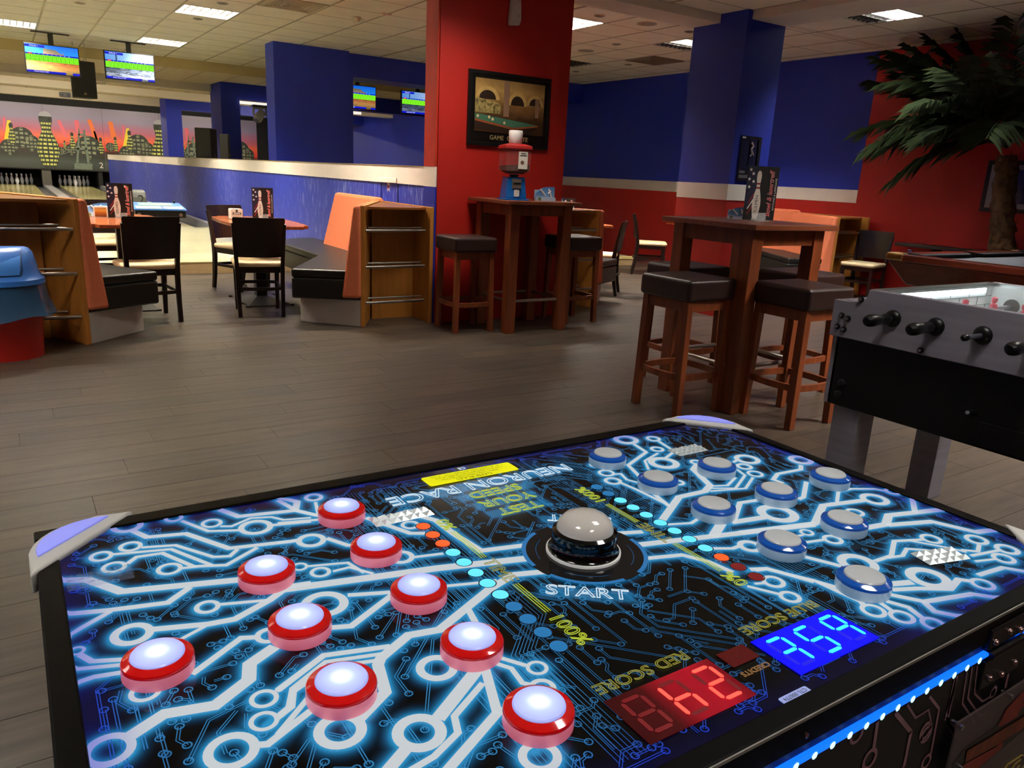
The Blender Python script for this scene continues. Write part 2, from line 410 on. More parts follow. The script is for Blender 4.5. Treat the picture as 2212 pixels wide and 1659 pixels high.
# downstand beams
tr = struct(MB().box(-4.1, 6.06, 5.73, 6.1, 2.82, 3.06).obj('trim_1', mTileP))
struct(MB().box(6.06, 6.55, -3.2, 5.72, 2.82, 3.06).obj('trim_2', mTileP))
struct(MB().box(6.0, 6.06, 5.70, 6.1, 2.90, 3.0).obj('trim_3', mBlue))
cl = sroot('ceiling_lane')
mLaneC = mat('lane_ceiling_white', 'e6ddc8', .8)
MB().box(-4.1, 9.4, 15.65, 27.4, 2.86, 2.95).obj('slab', mat('lane_ceiling_tile', 'd6c6a4', .85), cl)
MB().box(-4.1, 9.4, 15.63, 15.65, 2.86, 3.06).obj('fascia', mat('fascia_beige', 'b9a878', .8), cl)
for y, z in ((18.09, 2.712), (20.95, 2.704), (24.14, 2.684)):
    MB().box(-4.1, 9.4, y, y + .35, z, 2.86).obj('downstand', mLaneC, cl)
MB().box(-4.1, 9.4, 27.4, 35.4, 3.3, 3.4).obj('slab', mLaneC, cl)
MB().box(-4.1, 9.4, 27.3, 27.4, 2.86, 3.4).obj('fascia', mLaneC, cl)
jb = MB()
for k in range(-6, 15):
    x = .1 + k * .64
    jb.box(x - .008, x + .008, 15.65, 27.4, 2.857, 2.861)
jb.obj('tile_joints', mGrid, cl)

# ------------------------------------------------------------------ ceiling fittings
mEmit = mat('fluorescent_tube_light', 'ffffff', .5, emit='fff6ea', es=LAMP * 5)
mEmitL = mat('fluorescent_tube_light_warm', 'ffffff', .5, emit='fff4e0', es=LAMP * 2.7)
mEmitN = mat('added_tube_light_soft', 'ffffff', .5, emit='fffaf4', es=LAMP * .5)
mEmitM = mat('added_tube_light_middle', 'ffffff', .5, emit='fff6ea', es=LAMP * .85)
mEmitH = mat('fluorescent_tube_light_cool', 'ffffff', .5, emit='fbfdff', es=LAMP * 6)
mLouv = mat('louvre_dark_grey', '1c1c1c', .5); mLip = mat('louvre_lip', '4a4640', .4)
mLouvD = mat('louvre_dark', '77707a', .25, 1)
def fitting(x, y, z, w, d, label, lit=(0, 1), group='square ceiling light fittings', m=None):
    """recessed louvre light; lit = lit share of its depth, from its near side"""
    t = thing('ceiling_light', label, 'ceiling light', (x, y, z), 0, group)
    hw, h2 = w / 2 - .012, d / 2 - .006
    MB().box(-hw, hw, -h2, h2, .075, .085).box(-hw, -hw + .012, -h2, h2, -.002, .08).box(hw - .012, hw, -h2, h2, -.002, .08).box(-hw, hw, -h2, -h2 + .012, -.002, .08).box(-hw, hw, h2 - .012, h2, -.002, .08).obj('housing', mat('fitting_white', 'd8d4c8', .5), t)
    lv = MB(); n = 8
    for k in range(1, n):
        xx = -hw + 2 * hw * k / n; lv.box(xx - .002, xx + .002, -h2 + .012, h2 - .012, .004, .054)
    for k in range(1, 6):
        yy = -h2 + 2 * h2 * k / 6; lv.box(-hw + .012, hw - .012, yy - .003, yy + .003, .004, .054)
    lv.obj('louvre', mLouv if lit else mLouvD, t)
    lp = MB()
    for k in range(1, n):
        xx = -hw + 2 * hw * k / n; lp.box(xx - .004, xx + .004, -h2 + .012, h2 - .012, -.001, .004)
    for k in range(1, 6):
        yy = -h2 + 2 * h2 * k / 6; lp.box(-hw + .012, hw - .012, yy - .006, yy + .006, -.0015, .0045)
    lp.obj('louvre_edges', mLip, t)
    if lit:
        a, b = -h2 + .014 + (2 * h2 - .028) * lit[0], -h2 + .014 + (2 * h2 - .028) * lit[1]
        MB().box(-hw + .014, hw - .014, a, b, .060, .066).obj('tube_panel', m or mEmit, t)
    return t
names = ['lit louvred ceiling light above the speaker end of the seating', 'small lit ceiling light just before the lane hall beam', 'lit ceiling light cut by the left picture edge', 'ceiling light out of view left of the large one', 'ceiling light at the far left before the lane hall', 'ceiling light at the far left over the approach', 'ceiling light above the right booth seating', 'ceiling light above the left booth seating', 'ceiling light above the waste bin side']
for i, (x, y) in enumerate(lightsL):
    lab = names[i] or 'lit louvred ceiling light over the left lane seating'
    fitting(x, y, 3.03, .66, .635, lab, (0, 1), None, mEmitL)
for o in COL.objects:
    if o.get('group') is None and o.get('category') == 'ceiling light' and 'group' in o: del o['group']
fitting(5.66, 7.79, 3.03, .64, .64, 'lit ceiling light beside the top of the red pillar', (0, 1), None, mEmit)
fitting(7.58, 7.79, 3.03, .64, .64, 'half lit ceiling light against the blue pillar', (0, .5), None, mEmit)
fitting(7.58, 10.35, 3.03, .64, .64, 'unlit dark louvred ceiling light behind the red pillar', None, None)
fitting(7.58, 5.11, 3.03, .64, .62, 'half lit ceiling light near the palm crown', (0, .5), None, mEmitH)
for i, (x, y) in enumerate(lightsN):
    fitting(x, y, 2.90, .64, .64, 'unlit ceiling light at the top edge beside the blue pillar' if i == 5 else 'added ceiling light over the games area out of view, ' + ['first', 'second', 'third', 'fourth', 'fifth', 'sixth', 'seventh', 'eighth', 'ninth', 'tenth', 'eleventh'][i] + ' of its set', None if i == 5 else (0, 1), None if i == 5 else 'ceiling lights added over the games area', mEmit if i == 7 else mEmitM if i > 7 else mEmitN)
def vent(x, y, z, w, label):
    t = thing('ceiling_vent', label, 'air vent', (x, y, z)); h = w / 2 - .015
    MB().box(-h, h, -h, h, .012, .02).obj('backing', mBlackM, t)
    f = MB()
    for k in range(8):
        r = h - k * h / 8; s = .013 if k else .02
        f.box(-r, r, -r, -r + s, -.008, .014).box(-r, r, r - s, r, -.008, .014).box(-r, -r + s, -r, r, -.008, .014).box(r - s, r, -r, r, -.008, .014)
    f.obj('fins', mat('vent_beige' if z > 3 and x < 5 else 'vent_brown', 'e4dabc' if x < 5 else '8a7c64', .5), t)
vent(ventL[0], ventL[1], 3.028, .64, 'square concentric ceiling air vent above the blue columns')
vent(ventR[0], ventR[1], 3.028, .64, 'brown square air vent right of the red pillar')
def roundfit(x, y, z, r, label, group, col='8a8068', name='downlight', cat='downlight', inner='2a2018'):
    t = thing(name, label, cat, (x, y, z), 0, group)
    MB().lathe([(r, .004), (r, -.006), (r * .8, -.009), (r * .7, -.004), (r * .7, .004)], 20).obj('rim', mat('ring_' + col, col, .35, .3), t, smooth=True)
    MB().lathe([(.001, -.003), (r * .7, -.003), (r * .7, .002)], 20).obj('lens', mat('lens_' + inner, inner, .3), t)
for x, y, l in ((2.30, 11.15, 'just beyond the large lit ceiling light'), (2.31, 9.86, 'between the large lit light and the air vent'), (.99, 11.23, 'alone at the top left of the picture'), (5.66, 7.19, 'before the light beside the red pillar'), (6.957, 8.436, 'in the middle of the right hand ceiling'), (8.245, 9.681, 'beyond the brown air vent'), (8.229, 10.974, 'farthest back on the right'), (6.957, 7.114, 'beside the blue pillar top')):
    roundfit(x, y, 3.03, .06, 'small round recessed downlight ' + l, 'round recessed downlights', '9b927c')
for x, y, l in ((6.308, 7.141, 'round beige ceiling loudspeaker grille beside the beam'), (7.02, 9.17, 'round slatted ceiling loudspeaker right of the red pillar')):
    roundfit(x, y, 3.03, .115, l, None, 'b0a48c', 'ceiling_speaker', 'speaker', '9a8f78')
def detector(x, y, z, label):
    t = thing('smoke_detector', label, 'smoke detector', (x, y, z))
    MB().lathe([(.055, 0), (.055, -.012), (.04, -.03), (.036, -.05), (.02, -.056), (.001, -.056)], 20).obj('head', mat('detector_white', 'e2d9c0', .5), t, smooth=True)
    MB().box(.02, .09, -.008, .008, -.02, -.012).obj('lug', MATS['detector_white'], t)
detector(3.746, 9.417, 3.03, 'white smoke detector on the ceiling near the vent')
detector(1.9, 18.2, 2.712, 'small white detector under the second lane beam')
tag(MB().box(3.86, 3.98, 8.92, 8.98, 3.022, 3.03).obj('ceiling_label', mat('pink_label', 'c99a86', .6)), 'small pinkish label stuck to a ceiling tile', 'label')
# battens added out of view behind the lane beams to light the mural
for y in (18.5, 21.4, 24.6):
    for x in (-1.2, 1.4, 6.6):
        t = thing('added_batten', 'unseen batten added behind the ' + {18.5: 'first', 21.4: 'second', 24.6: 'third'}[y] + ' lane beam, ' + {-1.2: 'left', 1.4: 'middle', 6.6: 'right'}[x] + ' one', 'ceiling light', (x, y, 2.86), 0, 'battens added behind the lane beams')
        MB().box(-.75, .75, -.05, .05, -.03, 0).obj('housing', MATS['fitting_white'], t)
        MB().box(-.73, .73, -.035, .035, -.05, -.03).obj('tube', mat('added_batten_glow', 'ffffff', .5, emit='fff2dc', es=LAMP * 1.8), t)
for x in (-1.5, .43, 2.26, 4.5, 7.2):  # more unseen battens, added to brighten the mural
    t = thing('added_batten', 'unseen batten added before the mural, ' + {-1.5: 'far left', .43: 'above the left lane', 2.26: 'above the right lane', 4.5: 'behind the half wall', 7.2: 'far right'}[x], 'ceiling light', (x, 30.5, 3.3), 0, 'battens added before the mural')
    MB().box(-.6, .6, -.05, .05, -.03, 0).obj('housing', MATS['fitting_white'], t)
    MB().box(-.58, .58, -.035, .035, -.05, -.03).obj('tube', MATS['added_batten_glow'], t)
# ------------------------------------------------------------------ booths
def divider(loc, sx, label):
    """V-shaped wooden end unit between two benches, steel rods across its mouth"""
    t = thing('booth_divider', label, 'room divider', loc, 0, None)
    f = lambda x: x * sx
    H = 1.0
    a, b = Vector((-.63, 0)), Vector((-.02, 1.1)); d = (b - a).normalized(); n = Vector((-d.y, d.x))
    q = [a, a + d * 1.24, a + d * 1.24 + n * .035, a + n * .035]
    MB().prism([(f(p.x), p.y) for p in q], 0, H).obj('side_panel', mBeech, t, bevel=.003)
    MB().box(min(f(-.035), 0), max(f(-.035), 0), 0, 1.1, 0, H).obj('side_panel', mBeech, t, bevel=.003)
    MB().prism([(f(x), y) for x, y in ((-.43, .33), (-.035, .33), (-.035, .35), (-.42, .35))], 0, .985).obj('back_panel', mBeech, t)
    MB().prism([(f(x), y) for x, y in ((-.60, .02), (-.15, .02), (-.035, .10), (-.035, 1.0), (-.06, 1.0))], .975, .992).obj('top_shelf', mat('honey_wood_dark', '7a4a1c', .3), t)
    for z in (.80, .50, .20):
        MB().tube([(f(-.615), .02, z), (f(-.06), .045, z)], .0125, 10).obj('rod', mSteel, t, smooth=True)
        MB().tube([(f(-.54), .16, z + .015), (f(-.036), .16, z + .015)], .009, 10).obj('rod', mSteel, t, smooth=True)
    return t
def bench(loc, sx, label):
    t = thing('booth_bench', label, 'bench', loc)
    f = lambda x: x * sx
    arc = [(-.6 + .55 * (1 - math.cos(math.radians(a))) if a else -.6, 2.35 + .72 * math.sin(math.radians(a))) for a in (0, 25, 50, 70, 90)]
    front = [(-1.16, .28), (-.60, 1.24)] + arc
    back = [(-.03, 3.07), (-.03, 1.10), (-.66, .02)]
    P = [(f(x), y) for x, y in front + back]
    def inset(k):
        c = Vector((-.35, 1.5)); res = []
        for x, y in [(-1.16 + k * 1.1, .28 + k * 1.2), (-.60 + k * .8, 1.24 + k * .1)] + [(x + k, y - k * .5) for x, y in arc] + [(-.03, 3.07 - k * 1.6), (-.03, 1.10), (-.66, .02 + .0 * k)]: res.append((f(x), y))
        return res
    MB().prism(inset(.10), 0, .225).obj('plinth', mBaseW, t, bevel=.004)
    MB().prism(P, .225, .40).obj('seat_box', mLeathK, t, bevel=.025, seg=3)
    MB().prism(P, .402, .47).obj('seat_cushion', mLeathK, t, bevel=.03, seg=4)
    # slanting backrests
    a, b = Vector((-.665, -.0)), Vector((-.06, 1.085)); d = (b - a).normalized(); n = Vector((-d.y, d.x))
    lo = [a, b, b + n * .16, a + n * .16]; hi = [a, b, b + n * .06, a + n * .06]
    MB().hexa([(f(p.x), p.y, .24) for p in lo], [(f(p.x), p.y, 1.0) for p in hi]).obj('backrest', mOrange, t, bevel=.025, seg=3)
    MB().hexa([(f(x), y, .44) for x, y in ((-.0, 1.05), (-.0, 2.32), (-.17, 2.36), (-.17, 1.12))], [(f(x), y, 1.03) for x, y in ((-.0, 1.05), (-.0, 2.2), (-.07, 2.22), (-.07, 1.09))]).obj('backrest', mOrange, t, bevel=.03, seg=3)
    return t
divider((3.073, 5.985, 0), 1, 'honey wood V shaped divider with steel rods against the red pillar')
bench((3.073, 5.985, 0), 1, 'black and orange corner bench along the worn blue half wall')
divider((-.25, 6.0, 0), -1, 'honey wood divider with steel rods behind the blue lidded bin')
bench((-.25, 6.0, 0), -1, 'black and orange corner bench beside the blue lidded bin')
divider((4.44, 6.2, 0), -1, 'wooden divider partly behind the bar table on the right of the pillar')
bench((4.44, 6.2, 0), -1, 'bench with chair drawn up, right of the red pillar')
divider((9.345, 5.95, 0), 1, 'wooden divider with rods against the far red wall')
bench((9.345, 5.95, 0), 1, 'long salmon backed bench below the blue and red end wall')

# ------------------------------------------------------------------ bar tables and stools
def bar_table(loc, w, d, label):
    t = thing('bar_table', label, 'table', loc); H = 1.10; a, b = w / 2, d / 2; i = .055; L = .088
    MB().box(-a, a, -b, b, H - .03, H).obj('tabletop', mCherryT, t, bevel=.004)
    for sx in (-1, 1):
        for sy in (-1, 1):
            x, y = sx * (a - i - L / 2), sy * (b - i - L / 2)
            MB().box(x - L / 2, x + L / 2, y - L / 2, y + L / 2, 0, H - .03).obj('leg', mCherry, t, bevel=.004)
    for s in (-1, 1):
        y = s * (b - i - L / 2); x = s * (a - i - L / 2)
        MB().box(-a + i + L, a - i - L, y - .012 + s * .02, y + .012 + s * .02, H - .12, H - .03).obj('apron', mCherry, t)
        MB().box(x - .012 + s * .02, x + .012 + s * .02, -b + i + L, b - i - L, H - .12, H - .03).obj('apron', mCherry, t)
        MB().tube([(-a + i + L, y, .27), (a - i - L, y, .27)], .0125, 10).obj('foot_rail', mSteel, t, smooth=True)
        MB().tube([(x, -b + i + L, .27), (x, b - i - L, .27)], .0125, 10).obj('foot_rail', mSteel, t, smooth=True)
    return t
bar_table((3.765, 3.185, 0), .74, .73, 'cherry wood bar table in front with a bowling menu card on it')
bar_table((3.745, 5.61, 0), .73, .68, 'cherry wood bar table against the red pillar under the dispenser')
def bar_stool(loc, rz, label):
    t = thing('bar_stool', label, 'stool', loc, rz); h = .155; L = .042; H = .67
    MB().box(-.195, .195, -.195, .195, H, H + .12).obj('seat_cushion', mLeath, t, bevel=.022, seg=4)
    for sx in (-1, 1):
        for sy in (-1, 1):
            lo = [(sx * (h + .012) + u * L / 2, sy * (h + .012) + v * L / 2, 0) for u, v in ((-1, -1), (1, -1), (1, 1), (-1, 1))]
            hi = [(sx * h + u * L / 2, sy * h + v * L / 2, H) for u, v in ((-1, -1), (1, -1), (1, 1), (-1, 1))]
            MB().hexa(lo, hi).obj('leg', mCherry, t, bevel=.003)
    for s in (-1, 1):
        MB().box(-h + L / 2, h - L / 2, s * h - .012, s * h + .012, H - .06, H).obj('seat_rail', mCherry, t)
        MB().box(s * h - .012, s * h + .012, -h + L / 2, h - L / 2, H - .06, H).obj('seat_rail', mCherry, t)
        zz = .235
        arc = [(x, s * (h + .006 + .022 * (1 - (x / h) ** 2)), zz) for x in np.linspace(-h + .015, h - .015, 7)]
        MB().sweep(arc, .018, .010, (0, 0, 1)).obj('stretcher', mCherry, t)
        arc = [(s * (h + .006 + .022 * (1 - (y / h) ** 2)), y, zz) for y in np.linspace(-h + .015, h - .015, 7)]
        MB().sweep(arc, .018, .010, (0, 0, 1)).obj('stretcher', mCherry, t)
    return t
s0 = bar_stool((3.262, 3.14, 0), math.radians(2), 'dark brown padded bar stool on the left of the front bar table')
for x, y, rz, l in ((3.715, 2.70, -1, 'padded bar stool nearest to the table football table'), (3.745, 3.62, 2, 'bar stool at the back left of the front bar table'), (4.29, 3.15, 0, 'bar stool at the back right of the front bar table'), (3.215, 5.66, -2, 'bar stool between the wooden divider and the pillar bar table'), (4.385, 5.715, 0, 'bar stool right of the pillar bar table')):
    dup(s0, (x, y, 0), math.radians(rz), l)

# ------------------------------------------------------------------ dining chairs
def chair(loc, rz, label):
    t = thing('dining_chair', label, 'chair', loc, rz)
    MB().prism(rrect(-.215, .215, -.20, .225, .06, 5), .425, .472).obj('seat_cushion', mCream, t, bevel=.02, seg=4, smooth=True)
    MB().box(-.195, .195, -.18, .205, .375, .425).obj('seat_frame', mDarkW, t, bevel=.006)
    for s in (-1, 1):
        MB().sweep([(s * .175, .185, 0), (s * .178, .185, .40)], [.015, .021], [.015, .021], (1, 0, 0)).obj('front_leg', mDarkW, t, bevel=.003)
        MB().sweep([(s * .178, -.245, 0), (s * .182, -.215, .15), (s * .186, -.195, .33), (s * .189, -.195, .46), (s * .197, -.215, .62), (s * .205, -.25, .80)], .017, [.017, .02, .024, .024, .018, .012], (1, 0, 0)).obj('rear_leg', mDarkW, t, bevel=.004)
        MB().box(s * .176 - .008, s * .176 + .008, -.2, .18, .235, .262).obj('stretcher', mDarkW, t)
    MB().sweep([(x, -.215 - .035 * (1 - (x / .17) ** 2), .245) for x in np.linspace(-.17, .17, 9)], .014, .008, (0, 0, 1)).obj('stretcher', mDarkW, t)
    MB().sweep([(x, .19 + .03 * (1 - (x / .17) ** 2), .245) for x in np.linspace(-.17, .17, 9)], .014, .008, (0, 0, 1)).obj('stretcher', mDarkW, t)
    # bent plywood back
    loops = []; n = 9
    for z, w, y in ((.515, .185, -.205), (.55, .19, -.211), (.66, .198, -.224), (.78, .208, -.246), (.835, .213, -.258), (.85, .205, -.261)):
        fr = [(w * u, y - .035 * (1 - u * u) + .008, z) for u in np.linspace(-1, 1, n)]
        bk = [(w * u, y - .035 * (1 - u * u) - .008, z) for u in np.linspace(1, -1, n)]
        loops.append(fr + bk)
    MB().loft(loops).obj('backrest', mDarkW, t, smooth=True)
    return t
c0 = chair((.915, 6.90, 0), math.radians(5.7), 'dark chair with cream seat tucked under the left red topped table')
for x, y, rz, l in ((1.82, 6.92, -10, 'dark chair with cream seat in the middle aisle, back towards the view'), (2.03, 8.33, -156, 'dark chair at the far end of the right red topped table'), (.87, 8.82, 180, 'dark chair mostly hidden beyond the left red topped table'), (5.82, 7.07, 44, 'dark chair seen from the side against the bench right of the pillar'), (7.85, 8.38, -131, 'lone dark chair with cream seat by the far red wall'), (8.90, 5.66, 102, 'dark chair with shiny curved back beside the pool table')):
    dup(c0, (x, y, 0), math.radians(rz), l)

# ------------------------------------------------------------------ dining tables
mRedTop = mat('red_brown_tabletop', '8c4a2a', .22, noise=.14, nscale=4, stretch=(8, 1, 1))
def dining_table(loc, rz, label):
    t = thing('dining_table', label, 'table', loc, rz); a, b = .30, .66
    pts = []
    for k in range(9):
        u = -1 + 2 * k / 8; pts.append((a + .0 + .035 * (1 - u * u), -b + .10 + u * .0 + (2 * b - .2) * k / 8))
    right = pts
    out = right + [(a - .05, b - .09), (a - .07, b)] + [(-a + .07, b), (-a + .05, b - .09)] + [(-x, y) for x, y in reversed(right)] + [(-a + .05, -b + .09), (-a + .07, -b), (a - .07, -b), (a - .05, -b + .09)]
    MB().prism(out, .735, .765).obj('tabletop', mRedTop, t, bevel=.005)
    MB().box(-.05, .05, -.05, .05, .05, .735).obj('column', mBlack, t, bevel=.004)
    MB().box(-.2, .2, -.2, .2, .715, .735).obj('top_plate', mBlackM, t)
    MB().hexa([(-.2, -.33, .012), (.2, -.33, .012), (.2, .33, .012), (-.2, .33, .012)], [(-.05, -.05, .06), (.05, -.05, .06), (.05, .05, .06), (-.05, .05, .06)]).obj('foot', mBlack, t)
    for s in (-1, 1):
        MB().lathe([(.018, 0), (.018, .014)], 10, (s * .21, -.32, 0)).obj('foot_pad', mBlackM, t)
        MB().lathe([(.018, 0), (.018, .014)], 10, (s * .21, .32, 0)).obj('foot_pad', mBlackM, t)
    return t
t0 = dining_table((1.99, 7.5, 0), 0, 'red brown topped table with black pedestal before the blue half wall')
dup(t0, (.83, 7.55, 0), 0, 'red brown topped table with coaster box beside the left booth')
dup(t0, (6.0, 8.0, 0), 0, 'table with a black menu hidden behind the pillar bar table')

# ------------------------------------------------------------------ menu cards, coasters, flyers
mCard = mat('black_card', '0e0d0c', .45); mStar = mat('print_white', 'e8e4dc', .5); mPinW = mat('print_pin_white', 'd9d3c8', .5)
mPinR = mat('print_red', '8d1420', .5); mScript = mat('print_script_red', 'd4323c', .5); mNavy = mat('print_navy', '0d1330', .5)
mBlk = mat('print_black', '121212', .5); mAcr = mat('clear_acrylic', 'f4f6f6', .05, alpha=.25)
PIN = [(.0, 0), (.030, .0), (.038, .03), (.052, .10), (.06, .16), (.058, .22), (.044, .30), (.028, .36), (.024, .40), (.027, .44), (.033, .49), (.033, .53), (.025, .565), (.010, .58), (0, .582)]
def menu_card(loc, rz, label, w=.205, h=.30, plain=False):
    t = thing('menu_card', label, 'menu', loc, rz)
    MB().box(-w / 2, w / 2, .0, .004, .006, h).obj('card', mCard, t)
    MB().box(-.05, .05, -.03, .034, 0, .004).box(-.05, .05, -.004, -.001, .004, .05).box(-.05, .05, .005, .008, .004, .05).obj('acrylic_foot', mAcr, t)
    if plain: return t
    S = h * 1.5; x0 = -w * .13
    y = -.0008
    MB().poly([(-w / 2, y, h), (-w / 2, y, h * .25), (-w * .28, y, h * .25), (-w * .12, y, h * .62), (-w * .2, y, h)]).obj('flag_print', mNavy, t)
    for k in range(3):
        q = h * (.12 + k * .1)
        MB().poly([(-w * .42, y - .0002, q), (-w * .38, y - .0002, q), (-w * .18, y - .0002, q + h * .22), (-w * .22, y - .0002, q + h * .22)]).obj('flag_stripe', mPinR if k != 1 else mStar, t)
    for sx, sz in ((-.42, .93), (-.33, .86), (-.44, .76), (-.3, .72), (-.42, .62)):
        p = []
        for k in range(10):
            r = (.011 if k % 2 == 0 else .005) * h / .3; a = PI / 2 + k * PI / 5; p.append((sx * w + r * math.cos(a), y - .0003, sz * h + r * math.sin(a)))
        MB().poly(p).obj('star', mStar, t)
    pr = [(r * S, z * S) for r, z in PIN]; zb = h * .045
    MB().poly([(x0 + r, y - .0005, zb + z) for r, z in pr] + [(x0 - r, y - .0005, zb + z) for r, z in reversed(pr[1:-1])]).obj('pin_print', mPinW, t)
    for z in (.365, .415): MB().poly([(x0 - .027 * S, y - .0008, zb + z * S), (x0 + .027 * S, y - .0008, zb + z * S), (x0 + .027 * S, y - .0008, zb + (z + .02) * S), (x0 - .027 * S, y - .0008, zb + (z + .02) * S)]).obj('pin_band', mPinR, t)
    Mv = basis((x0, y - .001, h * .30), (0, 0, 1), (-1, 0, 0))
    text('town_lettering', 'D\u00dcLMEN', Mv, h * .088, mBlk, t)
    Mv = basis((w * .28, y - .001, h * .5), (0, 0, 1), (-1, 0, 0))
    text('name_lettering', 'Bowl & lasertreff', Mv @ Matrix.Translation((0, 0, -.0001)), h * .145, mStar, t, outline=.0009, shear=.25, sx=.83)
    text('name_lettering', 'Bowl & lasertreff', Mv @ Matrix.Translation((0, 0, .001)), h * .145, mScript, t, shear=.25, sx=.83)
    Mv = basis((w * .43, y - .001, h * .5), (0, 0, 1), (-1, 0, 0))
    text('subtitle_lettering', 'BOWLING & LASERGAME', Mv, h * .052, mStar, t, sx=1.0)
    return t
menu_card((3.825, 3.17, 1.10), math.radians(-16), 'black bowling menu card standing on the front bar table', .215, .32)
pm_ = menu_card((3.975, 3.26, 1.10), math.radians(-8), 'black price list card behind the bowling card on the front bar table', .17, .30, True)
for k in range(16):
    MB().box(-.02 + .03, .045, -.001, 0, .03 + k * .016, .034 + k * .016).obj('price_line', mStar, pm_)
    if k % 4 < 3 and k > 3: MB().box(-.075, -.02 - (k % 3) * .01, -.001, 0, .03 + k * .016, .035 + k * .016).obj('price_line', mStar, pm_)
menu_card((2.095, 7.70, .765), math.radians(2), 'black bowling menu card on the right red topped table')
menu_card((.84, 7.6, .765), math.radians(-6), 'black bowling menu card on the left red topped table')
menu_card((6.0, 8.0, .765), math.radians(-20), 'dark menu card half hidden behind the pillar bar table', .2, .29)
def coaster_box(loc, rz, label, front, deco):
    t = thing('coaster_box', label, 'coaster box', loc, rz)
    MB().prism([(x, z) for x, z in rrect(-.055, .055, 0, .10, .012, 4)], -.04, .04).obj('stack', mat('coaster_card', 'e4ded0', .6), t)
    [o for o in COL.objects if o.parent is t][0].data.transform(Matrix.Rotation(PI / 2, 4, 'X'))
    if deco == 'crest':
        MB().box(-.04, .04, -.0415, -.0405, .048, .066).obj('crest_band', mat('crest_green', '3a4a3a', .5), t)
        MB().box(-.03, .03, -.042, -.0412, .053, .061).obj('crest_strip', mStar, t)
        MB().lathe([(.001, 0), (.012, 0)], 10, (0, -.0412, .08), 'Y').obj('crest_mark', MATS['crest_green'], t)
    else:
        MB().box(-.045, .045, -.0415, -.0405, .012, .088).obj('sunset_print', ramp_mat('sunset_print', [(0, '5a2a12'), (.45, 'b0661c'), (.7, 'd89a3a'), (1, 'a8743a')]), t)
    return t
coaster_box((1.83, 7.68, .765), math.radians(3), 'white box of beer coasters on the right red topped table', None, 'crest')
coaster_box((.69, 7.66, .765), math.radians(-10), 'coaster box with golden sunset picture on the left table', None, 'sun')
mSky = ramp_mat('flyer_sky', [(0, 'a9c3dc'), (.4, '6ea0d0'), (1, '3c78b8')])
def flyer_box(loc, rz, label, sc=1):
    t = thing('flyer_holder', label, 'flyer holder', loc, rz); t.scale = (sc, sc, sc)
    MB().box(-.095, .095, -.02, .02, 0, .03).box(-.095, .095, .012, .02, 0, .09).obj('tray', mat('pale_blue_card', 'b8cbe0', .6), t)
    MB().hexa([(x, -.004, z) for x, z in ((-.09, .01), (.09, .01), (.09, .118), (.03, .118), (-.03, .105), (-.075, .075), (-.09, .06))], [(x, .004, z) for x, z in ((-.09, .01), (.09, .01), (.09, .118), (.03, .118), (-.03, .105), (-.075, .075), (-.09, .06))]).obj('flyer', mSky, t)
    for x0, z0, x1, z1 in ((-.05, .095, .0, .045), (.03, .1, .06, .03), (.05, .085, .03, .06)):
        MB().tube([(x0, -.006, z0), (x1, -.006, z1)], .007, 6).obj('figure_print', mat('print_skin_white', 'e6d8cf', .6), t)
    MB().lathe([(.001, 0), (.014, 0), (.014, .001)], 16, (-.06, -.0215, .016), 'Y').obj('badge', mat('badge_green', '7d8f5a', .5), t)
flyer_box((3.88, 5.50, 1.10), math.radians(-6), 'pale blue flyer holder on the bar table against the red pillar')
flyer_box((3.845, 3.35, 1.10), math.radians(-45), 'flyer holder behind the menu on the front bar table', .62)
flyer_box((.68, 7.86, .765), math.radians(-20), 'blue flyer holder behind the coaster box on the left table')

# ------------------------------------------------------------------ sweet dispenser
t = thing('sweet_dispenser', 'blue and red peanut dispenser with clear hopper on the pillar bar table', 'dispenser', (3.555, 5.50, 1.10), math.radians(-14))
mDB = mat('dispenser_blue', '0c58a0', .35); mDR = mat('dispenser_red', '8a1414', .45)
MB().box(-.105, .105, -.105, .105, 0, .012).obj('base_plate', mDB, t, bevel=.004)
MB().hexa([(-.09, -.085, .012), (.09, -.085, .012), (.09, .085, .012), (-.09, .085, .012)], [(-.075, -.07, .185), (.075, -.07, .185), (.075, .07, .185), (-.075, .07, .185)]).obj('body', mDB, t, bevel=.006)
MB().hexa([(-.04, -.084, .095), (.04, -.084, .095), (.04, -.078, .095), (-.04, -.078, .095)], [(-.04, -.076, .17), (.04, -.076, .17), (.04, -.07, .17), (-.04, -.07, .17)]).obj('coin_plate', mSteel, t, bevel=.003)
MB().box(-.028, .028, -.105, -.082, .128, .142).obj('coin_lever', mBlack, t, bevel=.003)
MB().prism([(x, z) for x, z in rrect(-.022, .022, .03, .085, .01)], .083, .092).obj('chute_flap', mat('flap_white', 'd8d8d4', .4), t)
[o for o in COL.objects if o.parent is t][-1].data.transform(Matrix.Rotation(PI / 2, 4, 'X'))
MB().lathe([(.03, .185), (.045, .205)], 16).obj('neck', mBlack, t)
hop = [(-.06, .205), (.06, .205), (.105, .235), (.105, .41), (-.105, .41), (-.105, .235)]
mClr = mat('clear_plastic', 'c8a8a4', .06, alpha=.13)
h = MB(); h.loft([[(-.06, -.06, .205), (.06, -.06, .205), (.06, .06, .205), (-.06, .06, .205)], [(-.1, -.1, .232), (.1, -.1, .232), (.1, .1, .232), (-.1, .1, .232)], [(-.105, -.105, .41), (.105, -.105, .41), (.105, .105, .41), (-.105, .105, .41)]]).obj('hopper', mClr, t)
